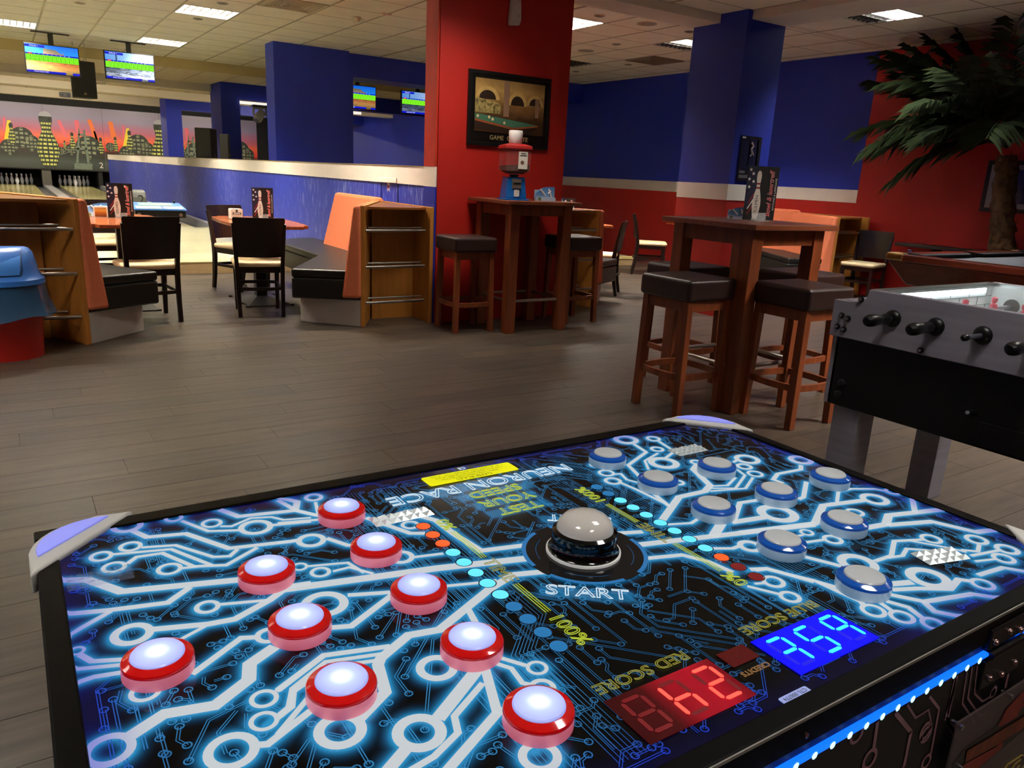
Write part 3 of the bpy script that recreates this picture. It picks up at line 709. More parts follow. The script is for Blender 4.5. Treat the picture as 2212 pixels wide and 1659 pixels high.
MB().loft([[(-.055, -.055, .21), (.055, -.055, .21), (.055, .055, .21), (-.055, .055, .21)], [(-.096, -.096, .238), (.096, -.096, .238), (.096, .096, .238), (-.096, .096, .238)], [(-.097, -.097, .275), (.097, -.097, .285), (.097, .097, .275), (-.097, .097, .268)]]).obj('peanuts', mat('peanut_brown', '4a2a1c', .6, noise=.6, nscale=70, bump=.8), t)['kind'] = 'stuff'
MB().box(-.003, .075, -.1075, -.106, .25, .385).obj('price_card', mat('card_white', 'd9d4c8', .6), t)
MB().box(.015, .058, -.1085, -.1076, .367, .373).box(.008, .066, -.1085, -.1076, .352, .358).obj('card_heading', mBlk, t)
MB().prism(disc((.03, .30), .016, 12) , .107, .1085).obj('card_picture', mat('card_brown', '6b4a38', .6), t)
[o for o in COL.objects if o.parent is t][-1].data.transform(Matrix.Rotation(PI / 2, 4, 'X'))
MB().loft([[(-.115, -.115, .405), (.115, -.115, .405), (.115, .115, .405), (-.115, .115, .405)], [(-.11, -.11, .43), (.11, -.11, .43), (.11, .11, .43), (-.11, .11, .43)], [(-.06, -.06, .447), (.06, -.06, .447), (.06, .06, .447), (-.06, .06, .447)]]).obj('lid', mDR, t, bevel=.003)
tag(MB(Matrix.Translation((3.555, 5.50, 1.547))).lathe([(.05, 0), (.054, .006), (.058, .09), (.054, .103), (.001, .106)], 24).obj('paper_cup_stack', mat('cup_white', 'dcd8d2', .6), smooth=True), 'upturned white paper cup on top of the peanut dispenser', 'cup')

# ------------------------------------------------------------------ waste bin
t = thing('waste_bin', 'red bin with blue swing lid and blue liner at the left edge', 'bin', (-.10, 5.83, 0))
mBR = mat('bin_red', 'a81c12', .4); mBB = mat('bin_blue', '2f6fc4', .38)
def oval(rx, ry, z, n=36): return [(rx * math.cos(2 * PI * k / n), ry * math.sin(2 * PI * k / n), z) for k in range(n)]
MB().loft([oval(.215, .185, 0), oval(.235, .20, .30), oval(.25, .215, .52)]).obj('bucket', mBR, t, smooth=True)
lo = []
for z, k in ((.50, 1.03), (.44, 1.06), (.37, 1.10), (.30, 1.17), (.275, 1.22)):
    l = []
    for i in range(48):
        a = 2 * PI * i / 48; w = 1 + (.05 * math.sin(7 * a) + .03 * math.sin(11 * a + 1)) * (.5 - z) * 4
        l.append((.25 * k * w * math.cos(a), .215 * k * w * math.sin(a), z + (.012 * math.sin(5 * a) if z < .32 else 0)))
    lo.append(l)
MB().loft(lo, caps=False).obj('liner', mat('liner_blue_film', '2b5676', .22, alpha=.82, bump=.5, nscale=14), t, smooth=True)
MB().loft([oval(.262, .228, .475), oval(.268, .234, .48), oval(.266, .232, .51), oval(.25, .216, .525), oval(.235, .2, .56), oval(.225, .18, .62), oval(.21, .13, .675), oval(.19, .085, .70), oval(.17, .03, .706)]).obj('lid', mBB, t, smooth=True)
fl = []
for a in np.linspace(0, 1, 7):
    z = .545 + .15 * a; ry = .205 - .14 * a ** 2.2; w = .13 + .02 * a
    fl.append([(x, -ry * math.sqrt(max(0, 1 - (x / .245) ** 2)) - .006, z) for x in np.linspace(-w, w, 11)])
mb = MB(); vs = [p for r in fl for p in r]
mb.add(vs, [(r * 11 + c, r * 11 + c + 1, (r + 1) * 11 + c + 1, (r + 1) * 11 + c) for r in range(6) for c in range(10)]).obj('swing_flap', mat('bin_blue_flap', '3f83d6', .36), t, smooth=True)
MB().tube([fl[r][0] for r in range(7)], .003, 6).tube([fl[r][10] for r in range(7)], .003, 6).tube(fl[0], .003, 6).obj('flap_seam', mat('seam_dark_blue', '14305a', .5), t)
# ------------------------------------------------------------------ televisions over the approach
def emis(name, col, es=1.0): return mat(name, '000000', .25, emit=col, es=es)
TVE = .92
def tv(cx, y, zc, label, kind, num, drop):
    t = thing('television', label, 'television', (cx, y, zc)); w, h = .36, .21
    MB().box(-w, w, 0, .05, -h, h).obj('case', mBlack, t, bevel=.006)
    MB().box(-.035, .035, .02, .06, h, h + drop).box(-.25, .25, .01, .07, h + drop - .012, h + drop).obj('ceiling_mount', mBlack, t)
    a, b = w - .016, h - .014
    def q(x0, x1, z0, z1, m, nm, d=.001): return MB().poly([(x0, -d, z0), (x1, -d, z0), (x1, -d, z1), (x0, -d, z1)]).obj(nm, m, t)
    if kind == 'desert':
        q(-a, a, b * .1, b, ramp_mat('tv_sky', [(0, '1f8cf0'), (1, '0a5fd8')], emit=TVE), 'sky_picture')
        q(-a, a, -b, -b * .12, ramp_mat('tv_desert', [(0, '6a5a34'), (.3, '9c7a4a'), (.5, 'b8884e'), (.75, 'b06a3c'), (1, '8a4a2a')], emit=TVE * .9, clouds=.9), 'ground_picture')
        MB().poly([(x, -.0015, z) for x, z in ((-.12, .06), (-.11, .15), (.05, .14), (.10, .10), (.14, .09), (.145, .12), (.155, .08), (.17, .06))]).obj('rock_picture', ramp_mat('tv_rock', [(0, 'a86a6a'), (.3, '8a7a6a'), (1, '5a5a4a')], emit=TVE * .9, clouds=.8), t)
    else:
        q(-a, a, b * .1, b, ramp_mat('tv_dusk', [(0, '4a8ad8'), (.5, '7fa8e0'), (1, 'b9c0e8')], 'X', emit=TVE), 'sky_picture')
        q(-a, a, -b, -b * .12, ramp_mat('tv_city', [(0, '0a1020'), (.3, '8a98b8'), (.5, '1a2638'), (.7, '5a6a88'), (1, '0e1828')], emit=TVE * .7, clouds=1.4), 'ground_picture')
        q(-.20, -.175, .06, .165, emis('tv_tower', '3a5a88', TVE), 'tower_picture', .0015)
    q(-a, a, -.035, .055, emis('tv_green', '86fb28', TVE), 'score_band', .002)
    q(-a, a, .055, .075, emis('tv_navy', '0a1ad8', TVE), 'frame_band', .002)
    q(-a + .03, -a + .085, .055, .077, emis('tv_red', 'f0306a', TVE), 'frame_marker', .0025)
    q(-a, -.09, .155, .19, MATS['tv_navy'], 'name_bar', .002); q(-a, .16, -b, -.165, MATS['tv_navy'], 'record_bar', .002); q(.25, a, -b, -.165, MATS['tv_navy'], 'corner_bar', .002)
    tk = MB(); 
    for k in range(11):
        x = -a + .06 + k * .056
        tk.box(x, x + .0025, -.0026, -.0022, -.03, .05).box(x + .028, x + .030, -.0026, -.0022, .02, .05)
    tk.obj('score_lines', emis('tv_tick', '2f8a10', TVE), t)['kind'] = 'stuff'
    wt = emis('tv_white', 'ffffff', TVE)
    fr = lambda x, z: basis((x, -.003, z), (1, 0, 0), (0, 0, 1))
    for k in range(10): text('frame_number', str(k + 1), fr(-a + .06 + k * .056, .064), .022, wt, t)
    text('name_lettering', 'SPIELER 1', fr(-.23, .172), .028, wt, t)
    text('record_lettering', 'Rekordwurf ' + num, fr(-.16, -.18), .028, wt, t)
    return t
tv(.815, 14.2, 2.64, 'wall screen with a desert picture hanging at the far left', 'desert', '234', .17)
tv(1.87, 14.2, 2.66, 'hanging screen with a tower picture left of the blue column', 'city', '221', .155)
tv(5.67, 14.2, 2.56, 'hanging screen with a desert picture right of the blue column', 'desert', '203', .25)
tv(6.90, 14.2, 2.56, 'hanging screen cut off by the edge of the red pillar', 'city', '201', .25)

# ------------------------------------------------------------------ loudspeakers and effect lights
def speaker(loc, rz, w, d, h, label, name='loudspeaker'):
    t = thing(name, label, 'speaker', loc, rz)
    MB().prism([(-w / 2, -d / 2), (w / 2, -d / 2), (w / 2 - .05, d / 2), (-w / 2 + .05, d / 2)], 0, h).obj('cabinet', mat('cabinet_black', '14120f', .55), t, bevel=.01)
    MB().box(-w / 2 + .015, w / 2 - .015, -d / 2 - .008, -d / 2, .02, h - .02).obj('grille', mat('grille_black', '0b0c0b', .75, bump=.4, nscale=200), t, bevel=.004)
    MB().poly([(-.022, -d / 2 - .009, .05), (.022, -d / 2 - .009, .05), (.0, -d / 2 - .009, .09)]).obj('badge', mat('badge_gold', 'b09a5a', .4, .6), t)
    return t
s1 = speaker((1.245, 15.0, 2.175), math.radians(8), .36, .30, .56, 'black loudspeaker hanging between the two left screens')
MB().tube([(-.08, 0, .56), (-.08, .05, .86)], .006, 6).tube([(.09, 0, .56), (.09, .05, .86)], .006, 6).obj('hanger', mSteel, s1)
speaker((3.30, 15.9, 1.338), math.radians(62), .40, .30, .54, 'black loudspeaker standing on the white band of the half wall')
speaker((3.34, 14.6, 1.338), math.radians(62), .12, .16, .42, 'narrow dark upright shape beside the loudspeaker on the half wall')  # narrow dark shape next to the loudspeaker, built as a thin cabinet
t = thing('emergency_light', 'grey twin lamp unit under the third lane beam', 'emergency light', (1.58, 24.05, 2.70))
MB().box(-.13, .13, -.05, .05, 0, .12).obj('case', mat('unit_grey', '5a6068', .5), t, bevel=.02)
for s in (-1, 1): MB().lathe([(.03, 0), (.03, -.02), (.001, -.02)], 12, (s * .07, -.05, .05), 'Y').obj('lamp', mBlack, t)
t = thing('lighting_bar', 'white bar fixed under the middle portal header', 'lighting bar', (5.55, 17.17, 2.46))
MB().box(-1.27, 1.37, -.03, .03, 0, .055).obj('bar', mat('bar_white', 'efece6', .4, emit='fffaf0', es=.9), t)
t = thing('moving_head_light', 'grey moving head light hanging from the white bar', 'stage light', (4.66, 17.1, 2.46))
mG = mat('stage_grey', 'a4a9ae', .45)
MB().box(-.16, .16, -.09, .09, -.045, 0).obj('base', mat('stage_dark', '43474c', .5), t, bevel=.01)
MB().tube([(-.12, 0, -.05), (-.135, 0, -.14), (-.12, 0, -.21)], .025, 8).tube([(.12, 0, -.05), (.135, 0, -.14), (.12, 0, -.21)], .025, 8).tube([(-.12, 0, -.055), (.12, 0, -.055)], .025, 8).obj('yoke', mG, t, smooth=True)
MB(Matrix.Translation((0, 0, -.2)) @ Matrix.Rotation(math.radians(40), 4, 'Y') @ Matrix.Rotation(math.radians(-20), 4, 'X')).lathe([(.03, .13), (.075, .1), (.085, 0), (.095, -.09), (.07, -.16), (.001, -.16)], 14).obj('head', mat('stage_pale', 'b9bdc0', .4), t, smooth=True)

# ------------------------------------------------------------------ ball return, console, pins
t = thing('ball_return', 'grey ball return hood marked 2 behind the scoring desk', 'ball return', (1.48, 12.4, .135))
mHood = mat('hood_grey', '4e5353', .45)
prof = [(0, 0), (0, .60), (.06, .68), (.2, .70), (.36, .66), (.46, .57), (.5, .40), (.5, 0)]
MB().hexa([(-.13, y, z) for y, z in prof], [(.24, y, z) for y, z in prof]).obj('hood', mHood, t, bevel=.02)
MB().hexa([(-.08, -.004, .30), (.16, -.004, .30), (.10, -.004, .47), (-.02, -.004, .52), (-.08, -.004, .5)], [(-.08, .01, .30), (.16, .01, .30), (.10, .01, .47), (-.02, .01, .52), (-.08, .01, .5)]).obj('ball_mouth', mBlackM, t)
text('number_lettering', '2', basis((.165, -.006, .56), (1, 0, 0), (0, 0, 1)), .19, mBlk, t)
MB().lathe([(.012, 0), (.012, -.008), (.001, -.008)], 10, (.0, -.004, .60), 'Y').obj('lock', mat('brass_lock', 'c8b060', .3, .8), t)
t = thing('scoring_desk', 'blue and black scoring desk on the bowling approach', 'desk', (1.6, 10.5, .135))
mCB = mat('desk_blue', '2c62a8', .4)
MB().hexa([(-.30, 0, .53), (.31, 0, .53), (.31, .52, .585), (-.30, .52, .585)], [(-.30, 0, .548), (.31, 0, .548), (.31, .52, .603), (-.30, .52, .603)]).obj('desktop', mCB, t, bevel=.004)
MB().box(-.28, .30, .02, .5, .44, .53).obj('desk_body', mBlack, t, bevel=.006)
MB().box(-.05, .10, .15, .35, 0, .44).obj('stand', mBlack, t)
for x0, x1, y0, y1, m in ((-.26, .03, .03, .2, 'desk_panel_white'), (.06, .28, .03, .2, 'desk_panel_white'), (-.2, .2, .26, .46, 'desk_panel_teal')):
    k = .055 / .52
    MB().hexa([(x0, y0, .5485 + y0 * k), (x1, y0, .5485 + y0 * k), (x1, y1, .5485 + y1 * k), (x0, y1, .5485 + y1 * k)], [(x0, y0, .552 + y0 * k), (x1, y0, .552 + y0 * k), (x1, y1, .552 + y1 * k), (x0, y1, .552 + y1 * k)]).obj('keypad_panel', mat(m, 'a4a890' if 'white' in m else '6f8c80', .4), t)
MB().lathe([(.012, .6), (.016, .63), (.001, .64)], 10, (.24, .45, 0)).obj('joystick', mBlack, t)
for x in (-.24, .24): MB().lathe([(.022, 0), (.022, -.005), (.001, -.005)], 12, (x, .02, .48), 'Y').obj('emblem', mSteel, t)
mPin = mat('pin_white', 'd9dcea', .25); mPinBand = mat('pin_red_band', 'b02a3a', .35)
PP = [(.028, 0), (.036, .02), (.052, .085), (.0605, .115), (.058, .17), (.042, .225), (.026, .275), (.0235, .295), (.027, .315), (.0325, .345), (.028, .37), (.012, .381), (.001, .3815)]
def pin_thing():
    t = thing('bowling_pin', '', 'bowling pin', (0, 0, 0))
    MB().lathe(PP, 16).obj('body', mPin, t, smooth=True)
    MB().lathe([(.0262, .272), (.0266, .279), (.0247, .287)], 16, caps=False).obj('neck_band', mPinBand, t)
    return t
first = None
for cx, lab in ((.43, 'bowling pin standing on the left lane'), (2.26, 'bowling pin standing on the right lane')):
    for r in range(4):
        for k in range(r + 1):
            loc = (cx + (k - r / 2) * .305, 33.4 + r * .264, .135)
            la = ['head bowling', 'second row bowling', 'third row bowling', 'back row bowling'][r] + ' pin, ' + ['only', 'first', 'second', 'third', 'fourth'][k + 1 if r else 0] + ' from the left, ' + lab[21:]
            if first is None: first = pin_thing(); first.location = loc; first['label'] = la; first['group'] = 'pins ' + lab[21:]
            else: dup(first, loc, 0, la, 'pins ' + lab[21:])
st = thing('pin_deck_frame', 'black side walls of the pin decks under the mural', 'pin deck', (0, 0, 0))
for x0, x1, m in ((-.45, -.3, mBlackM), (1.2, 1.49, mat('deck_post_grey', '55524c', .5)), (3.0, 3.14, mBlackM)): MB().box(x0, x1, 33.05, 35.2, .135, .74).obj('side_wall', m, st)
MB().box(-4, 9.3, 35.2, 35.3, 0, .9).obj('rear_curtain', mBlackM, st)

# ------------------------------------------------------------------ mural
mu = thing('mural', 'sunset bowling city mural across the pin decks', 'mural', (0, 33, 0))
MB().box(-4, 8.83, 0, .05, .74, 2.93).obj('mural_panel', ramp_mat('mural_sky', [(0, '2a332c'), (.13, '3c4640'), (.2, '232a22'), (.32, '3a1e14'), (.36, 'e0402a'), (.5, 'f06a44'), (.64, 'b8667e'), (.8, '948aa6'), (1, '8d8698')], clouds=.12, rough=.35), mu)
MB().box(-4, 8.95, -.02, .05, 2.93, 3.25).box(8.83, 9.35, -.02, .05, .74, 3.25).box(-4, 9.35, 0, .05, .70, .74).obj('black_surround', mBlackM, mu)
js = MB()
for x in (-.45, 1.42, 3.28, 5.2, 7.1): js.box(x - .006, x + .006, -.003, 0, .74, 2.93)
js.obj('panel_joint', mat('joint_grey', '6a626a', .6), mu)
M5 = lambda x, y: aty(x / 7.212, 200 + y / 7.212, 33)
def flat(pts, name, m, d=.004): return MB().poly([(p[0], -d, p[1]) for p in pts]).obj(name, m, mu)
mYel = mat('print_yellow', 'e8d23a', .5); mPink = mat('print_pink', 'e06a7a', .5); mOrg = mat('print_orange', 'ea7a3c', .5)
mDark = mat('print_dark_green', '2c332b', .5, noise=.5, nscale=9); mWin = mat('print_window_yellow', 'c9cc6a', .5, noise=.35, nscale=12); mGrn = mat('print_bridge_green', '6a7868', .5, noise=.25, nscale=14)
mSil = mat('print_silver', 'a8a8ae', .5)
for pts, m in ((((60, 760), (130, 760), (165, 430), (110, 430)), mYel), (((1355, 420), (1420, 420), (1565, 840), (1500, 830)), mOrg), (((1450, 600), (1480, 600), (1565, 840), (1520, 830)), mYel), (((890, 430), (940, 430), (1060, 700), (1000, 700)), mPink), (((1150, 430), (1220, 430), (1260, 640), (1190, 640)), mPink), (((1680, 450), (1750, 450), (1820, 720), (1740, 720)), mOrg), (((40, 380), (80, 380), (90, 600), (50, 600)), mPink)):
    for off in (0, 3.72, -3.72, 7.44):
        P = [M5(*p) for p in pts]; P = [(p.x + off, p.z) for p in P]
        if min(p[0] for p in P) > -3.9 and max(p[0] for p in P) < 8.8: flat(P, 'light_beam', m, .003)
def pinshape(x, z0, h, d, cap=None):
    s = h / .582; K = 1.85 if h > 1 else 1.5; L = [(x + r * s * K, z0 + z * s) for r, z in PIN] + [(x - r * s * K, z0 + z * s) for r, z in reversed(PIN[1:-1])]
    flat(L, 'pin_tower', mDark, d)
    w = MB()
    rows = 11 if h > 1 else 5
    for k in range(rows):
        z = (.03 + .46 * k / rows); r = np.interp(z, [p[1] for p in PIN[1:]], [p[0] for p in PIN[1:]]) * .92 * K; n = 6 if h > 1 else 4
        for j in range(n):
            a0, a1 = -1 + 2 * (j + .14) / n, -1 + 2 * (j + .86) / n
            f = lambda a: math.sin(a * PI / 2)
            w.poly([(x + f(a0) * r * s, -d - .001, z0 + z * s), (x + f(a1) * r * s, -d - .001, z0 + z * s), (x + f(a1) * r * s, -d - .001, z0 + (z + .026 * 11 / rows * .8) * s), (x + f(a0) * r * s, -d - .001, z0 + (z + .026 * 11 / rows * .8) * s)])
    w.obj('tower_windows', mWin, mu)['kind'] = 'stuff'
    if cap: flat([(px, pz) for px, pz in L if pz > z0 + .49 * s], 'tower_cap', mSil, d + .002)
def ballshape(x, z, r, d):
    flat(disc((x, z), r, 22), 'ball_dome', mDark, d); w = MB()
    for j in range(7):
        for i in range(7):
            f = lambda a: math.sin(a * PI / 2) * r * .96
            x0, x1, z0, z1 = f(-1 + 2 * (i + .15) / 7), f(-1 + 2 * (i + .85) / 7), f(-1 + 2 * (j + .2) / 7), f(-1 + 2 * (j + .75) / 7)
            if max(abs(x0), abs(x1)) ** 2 + max(abs(z0), abs(z1)) ** 2 < (r * .97) ** 2: w.poly([(x + x0, -d - .001, z + z0), (x + x1, -d - .001, z + z0), (x + x1, -d - .001, z + z1), (x + x0, -d - .001, z + z1)])
    w.obj('dome_windows', mat('print_window_pale', '7f8468', .5, noise=.5, nscale=9), mu)['kind'] = 'stuff'
for off in (0, 3.72, 7.44, -3.72):
    ok = lambda x: -3.7 < x < 8.5
    for cx, cy, r in ((340, 700, .36), (1380, 860, .42), (145, 850, .27), (490, 790, .28), (1110, 890, .2), (960, 910, .13), (1720, 850, .16)):
        p = M5(cx, cy)
        if ok(p.x + off): ballshape(p.x + off, p.z, r, .006 + r * .002)
    for cx, yb, yt in ((200, 800, 470), (1140, 880, 620), (1015, 880, 745), (1585, 960, 700), (1810, 920, 690)):
        p, q = M5(cx, yb), M5(cx, yt)
        if ok(p.x + off): pinshape(p.x + off, p.z, q.z - p.z, .008)
    p, q = M5(735, 1175), M5(690, 290)
    if ok(q.x + off): pinshape(q.x + off, p.z, q.z - p.z, .012, True)
    for q4 in (((1185, 1100), (1222, 1100), (1246, 600), (1224, 520)), ((1360, 1100), (1400, 1100), (1318, 560), (1292, 600)), ((1200, 860), (1350, 860), (1356, 890), (1196, 890)), ((1222, 640), (1305, 640), (1312, 672), (1220, 672))):
        p = [M5(*k) for k in q4]
        if ok(p[0].x + off): flat([(k.x + off, k.z) for k in p], 'bridge_tower', mGrn, .011)
    if ok(p[0].x + off): flat([(M5(1160, 1100).x + off, M5(1160, 1100).z), (M5(1440, 1110).x + off, M5(1440, 1110).z), (M5(1440, 1190).x + off, .76), (M5(1160, 1180).x + off, .76)], 'bridge_pier', mGrn, .011)
    if ok(M5(920, 970).x + off): MB().tube([(M5(x, y).x + off, -.012, M5(x, y).z) for x, y in ((905, 970), (1000, 955), (1100, 910), (1190, 840))], .012, 5).tube([(M5(x, y).x + off, -.012, M5(x, y).z) for x, y in ((870, 800), (960, 800), (1100, 760), (1210, 690))], .01, 5).obj('bridge_cable', mGrn, mu)
for x, n in ((1580, '2'),):
    p = M5(x, 1140); text('lane_number', n, Matrix.Translation((p.x, -.016, p.z)) @ Matrix.Rotation(PI / 2, 4, 'X'), .28, mStar, mu)
p = M5(1580, 1140); text('lane_number', '1', Matrix.Translation((p.x - 3.72, -.016, p.z)) @ Matrix.Rotation(PI / 2, 4, 'X'), .28, mStar, mu)

# ------------------------------------------------------------------ pictures and small wall things
def frame(t, x0, x1, z0, z1, b, m, dep=.025):
    MB().box(x0, x1, 0, dep, z0, z0 + b).box(x0, x1, 0, dep, z1 - b, z1).box(x0, x0 + b, 0, dep, z0 + b, z1 - b).box(x1 - b, x1, 0, dep, z0 + b, z1 - b).obj('frame', m, t, bevel=.002)
t = thing('framed_picture', 'black framed billiard hall picture on the red pillar', 'picture', (3.775, 5.945, 1.533))
frame(t, -.42, .42, 0, .605, .03, mBlack)
MB().box(-.40, .40, .008, .02, .02, .59).obj('mount', mat('picture_black', '0b0a09', .3), t)
x0, x1, z0, z1 = -.355, .355, .115, .545
MB().box(x0, x1, .004, .008, z0, z1).obj('picture_sheet', ramp_mat('hall_print', [(0, '3a2416'), (.28, '4a301c'), (.55, '7f5c32'), (.8, 'b08c50'), (1, '8f7040')], clouds=.35, rough=.3), t)
mArch = mat('print_arch', 'bc9a5c', .4, noise=.2, nscale=9); mShade = mat('print_shade', '2c1e16', .4); mFelt = mat('print_felt', '3f6a54', .4); mRail = mat('print_rail', '8a4a28', .4); mPost = mat('print_post', '8a6a54', .4)
def pic(pts, nm, m, d): MB().poly([(x0 + (x1 - x0) * a, .004 - d, z0 + (z1 - z0) * b) for a, b in pts]).obj(nm, m, t)
for cx, cy, rx, ry in ((.17, .62, .17, .24), (.60, .55, .14, .26), (.86, .58, .12, .2)):
    pic([(cx + rx * math.cos(a), cy + ry * math.sin(a)) for a in np.linspace(0, PI, 14)], 'arch_print', mArch, .0006)
    pic([(cx + rx * .7 * math.cos(a), cy + ry * .7 * math.sin(a)) for a in np.linspace(0, PI, 14)], 'arch_opening', mShade, .0012)
pic([(.40, .32), (.48, .32), (.48, 1), (.40, 1)], 'column_print', mPost, .0016)
pic([(.87, .35), (.92, .35), (.93, .72), (.86, .72)], 'column_print', mPost, .0016)
pic([(0, .36), (.36, .36), (.36, .56), (0, .64)], 'window_print', mat('print_bottle_wall', '8a7a4a', .4, noise=.8, nscale=40), .0014)
pic([(0, .34), (.5, .27), (.92, .2), (.55, .12), (0, .24)], 'felt_print', mFelt, .0022)
pic([(0, .24), (.55, .12), (.92, .2), (.92, .17), (.55, .08), (0, .2)], 'rail_print', mRail, .0024)
pic([(0, .2), (.55, .08), (.92, .17), (.8, 0), (0, .05)], 'shade_print', mShade, .002)
for a, b in ((.04, .29), (.2, .285), (.25, .25), (.42, .2)): pic([(a + .018 * math.cos(k), b + .03 * math.sin(k)) for k in np.linspace(0, 2 * PI, 10)[:-1]], 'ball_print', mat('print_cream', 'c9b88a', .4), .003)
text('title_lettering', 'GAME  OF  FATE', basis((0, .006, .072), (1, 0, 0), (0, 0, 1)), .052, mat('print_gold', 'b09a6a', .4), t, sx=1.05)
t = thing('poster', 'dark dance poster high on the blue pillar', 'poster', (6.255, 5.383, 1.355))
MB().box(-.15, .15, 0, .005, 0, .43).obj('sheet', mat('poster_dark', '1c1a26', .35), t)
for x0, x1, z0, z1, m in ((-.13, .11, .12, .40, mat('poster_blue', '141838', .35)), (.085, .11, .14, .40, mat('poster_orange', 'd88a3a', .4)), (-.03, -.015, .15, .40, mat('poster_pink', '8a3a5a', .4)), (-.13, .03, .03, .06, mat('poster_grey', '5a5a5c', .4)), (-.13, -.05, .075, .10, MATS['poster_grey']), (-.14, -.09, .405, .42, mStar)):
    MB().poly([(x0, -.001, z0), (x1, -.001, z0), (x1, -.001, z1), (x0, -.001, z1)]).obj('poster_print', m, t)
MB().tube([(.0, -.003, .37), (.03, -.003, .34), (.005, -.003, .31), (.02, -.003, .27), (.0, -.003, .24)], .010, 6).tube([(.02, -.003, .29), (.045, -.003, .25)], .006, 6).obj('dancer_print', mat('poster_figure', 'd8c8cc', .5), t)
t = thing('framed_print', 'black framed grey print on the red wall behind the palm trunk', 'picture', (9.37, 4.65, 1.165), -PI / 2)
frame(t, 0, .95, 0, .56, .045, mBlack)
MB().box(.03, .92, .006, .02, .03, .53).obj('mat_board', mat('mount_grey', '9a97a0', .5), t)
MB().box(.14, .80, .003, .006, .10, .46).obj('print', mat('print_dark', '0c0b0c', .25), t)
t = thing('plastic_bracket', 'white curved plastic bracket screwed high on the red pillar', 'bracket', (3.772, 5.93, 2.515))
MB().loft([[(x, .04, z) for x in ()] or [(-.05, .0, 0), (.05, .0, .01), (.05, .04, .01), (-.05, .04, 0)], [(-.052, -.015, .05), (.055, -.015, .05), (.055, .04, .05), (-.052, .04, .05)], [(-.045, -.02, .14), (.048, -.02, .14), (.048, .04, .14), (-.045, .04, .14)], [(-.04, .0, .26), (.05, .0, .26), (.05, .04, .26), (-.04, .04, .26)]]).obj('shell', mat('bracket_white', 'cfc8c4', .35), t, bevel=.012, seg=3)
for z in (.08, .20): MB().lathe([(.009, 0), (.009, -.006), (.001, -.006)], 10, (.02, -.018, z), 'Y').obj('screw', mSteel, t)
t = thing('socket_trunk', 'flat white cable cover on the white band above the corner bench', 'cable cover', (3.148, 7.13, 1.17), -PI / 2)
MB().box(-.22, .22, -.012, 0, 0, .05).obj('cover', mat('cover_white', 'ece6d8', .4), t, bevel=.004)
t = thing('sticker', 'small red and white sticker on the blue half wall above the bench', 'sticker', (3.158, 7.13, 1.08), -PI / 2)
MB().poly([(-.03, -.001, .0), (.0, -.001, .03), (.03, -.001, .0), (.02, -.001, .06), (.03, -.001, .09), (-.03, -.001, .09), (-.015, -.001, .06)]).obj('backing', mStar, t)
MB().poly([(-.02, -.002, .035), (.018, -.002, .035), (.018, -.002, .068), (-.02, -.002, .068)]).obj('print', mPinR, t)
t = thing('orange_bracket', 'small orange bracket on the far red wall behind the stools', 'bracket', (9.40, 9.6, .64), 0)
MB().box(-.03, 0, -.08, .08, 0, .02).obj('plate', mat('bracket_orange', 'c8742c', .4), t)
t = thing('drink_shelf', 'long black drink shelf on the red wall behind the pool table', 'shelf', (9.27, 2.0, .70))
MB().box(-.13, .13, -3.5, 3.45, 0, .035).obj('board', mat('shelf_black', '17110f', .5), t, bevel=.004)
for y in (-2.5, -.5, 1.2, 3.0): MB().box(-.08, .125, y - .012, y + .012, -.12, 0).obj('support', MATS['shelf_black'], t)
# ------------------------------------------------------------------ table football
FX, FY = 2.55, 1.0
t = thing('football_table', 'grey and black table football table with lit playfield', 'table football', (FX, FY, 0)); FT = t
mGrey = mat('limed_grey_wood', '8d8994', .5, noise=.12, nscale=3, stretch=(1, 1, 12)); mGreyD = mat('grey_purple_edge', '4a3c48', .55)
y0, y1 = -.80, .714
MB().box(.03, .86, y0 + .02, y1 - .014, .51, .80).obj('body', mat('body_black', '050505', .45, noise=.3, nscale=2, stretch=(1, 1, .4)), t, bevel=.004)
def board(x0, x1):
    cv = [(y1 - .105 + .022 * (1 - math.cos(a)) - .0, .915 + .048 * math.sin(a)) for a in (0,)]
    pr = [(y0, .774), (y1, .774), (y1, .909)]
    pr += [(y1 - .055 - .05 * k / 6, .909 + .008 * k / 6) for k in range(7)]
    pr += [(y1 - .105 - .026 * math.sin(a), .917 + .046 * (1 - math.cos(a))) for a in np.linspace(.2, PI / 2, 6)]
    pr += [(y0 + .131, .963), (y0 + .105, .917), (y0, .909)]
    return MB().hexa([(x0, a, b) for a, b in pr], [(x1, a, b) for a, b in pr]).obj('side_board', mGrey, t, bevel=.003)
board(0, .03); board(.86, .89)
for a, b in ((y1 - .03, y1), (y0, y0 + .03)): MB().box(.03, .86, a, b, .51, .908).obj('end_board', mGrey, t, bevel=.003)
MB().box(.03, .86, y1 - .13, y1 - .03, .88, .91).obj('ball_shelf', mGrey, t)
mPF = mat('playfield_white', 'dfe9ea', .4)
MB().box(.03, .86, y0 + .13, y1 - .13, .80, .806).obj('playfield', mat('field_pale', 'cfe0dc', .35), t)
MB().box(.84, .86, y0 + .13, y1 - .13, .806, .95).obj('inner_wall', mPF, t)
MB().box(.03, .05, y0 + .13, y1 - .13, .806, .95).obj('inner_wall', mPF, t)
ew = MB().box(.05, .84, y1 - .15, y1 - .13, .806, .95).obj('inner_wall', mPF, t)
gr = MB()
for k, z in enumerate((.84, .875, .91)):
    gr.box(.05, .84, y1 - .1515, y1 - .15, z, z + .003)
    for j in range(6): gr.box(.1 + j * .14 + (k % 2) * .07, .103 + j * .14 + (k % 2) * .07, y1 - .1515, y1 - .15, z, z + .035)
gr.obj('brick_print', mat('print_grey_line', '8a9698', .5), t)
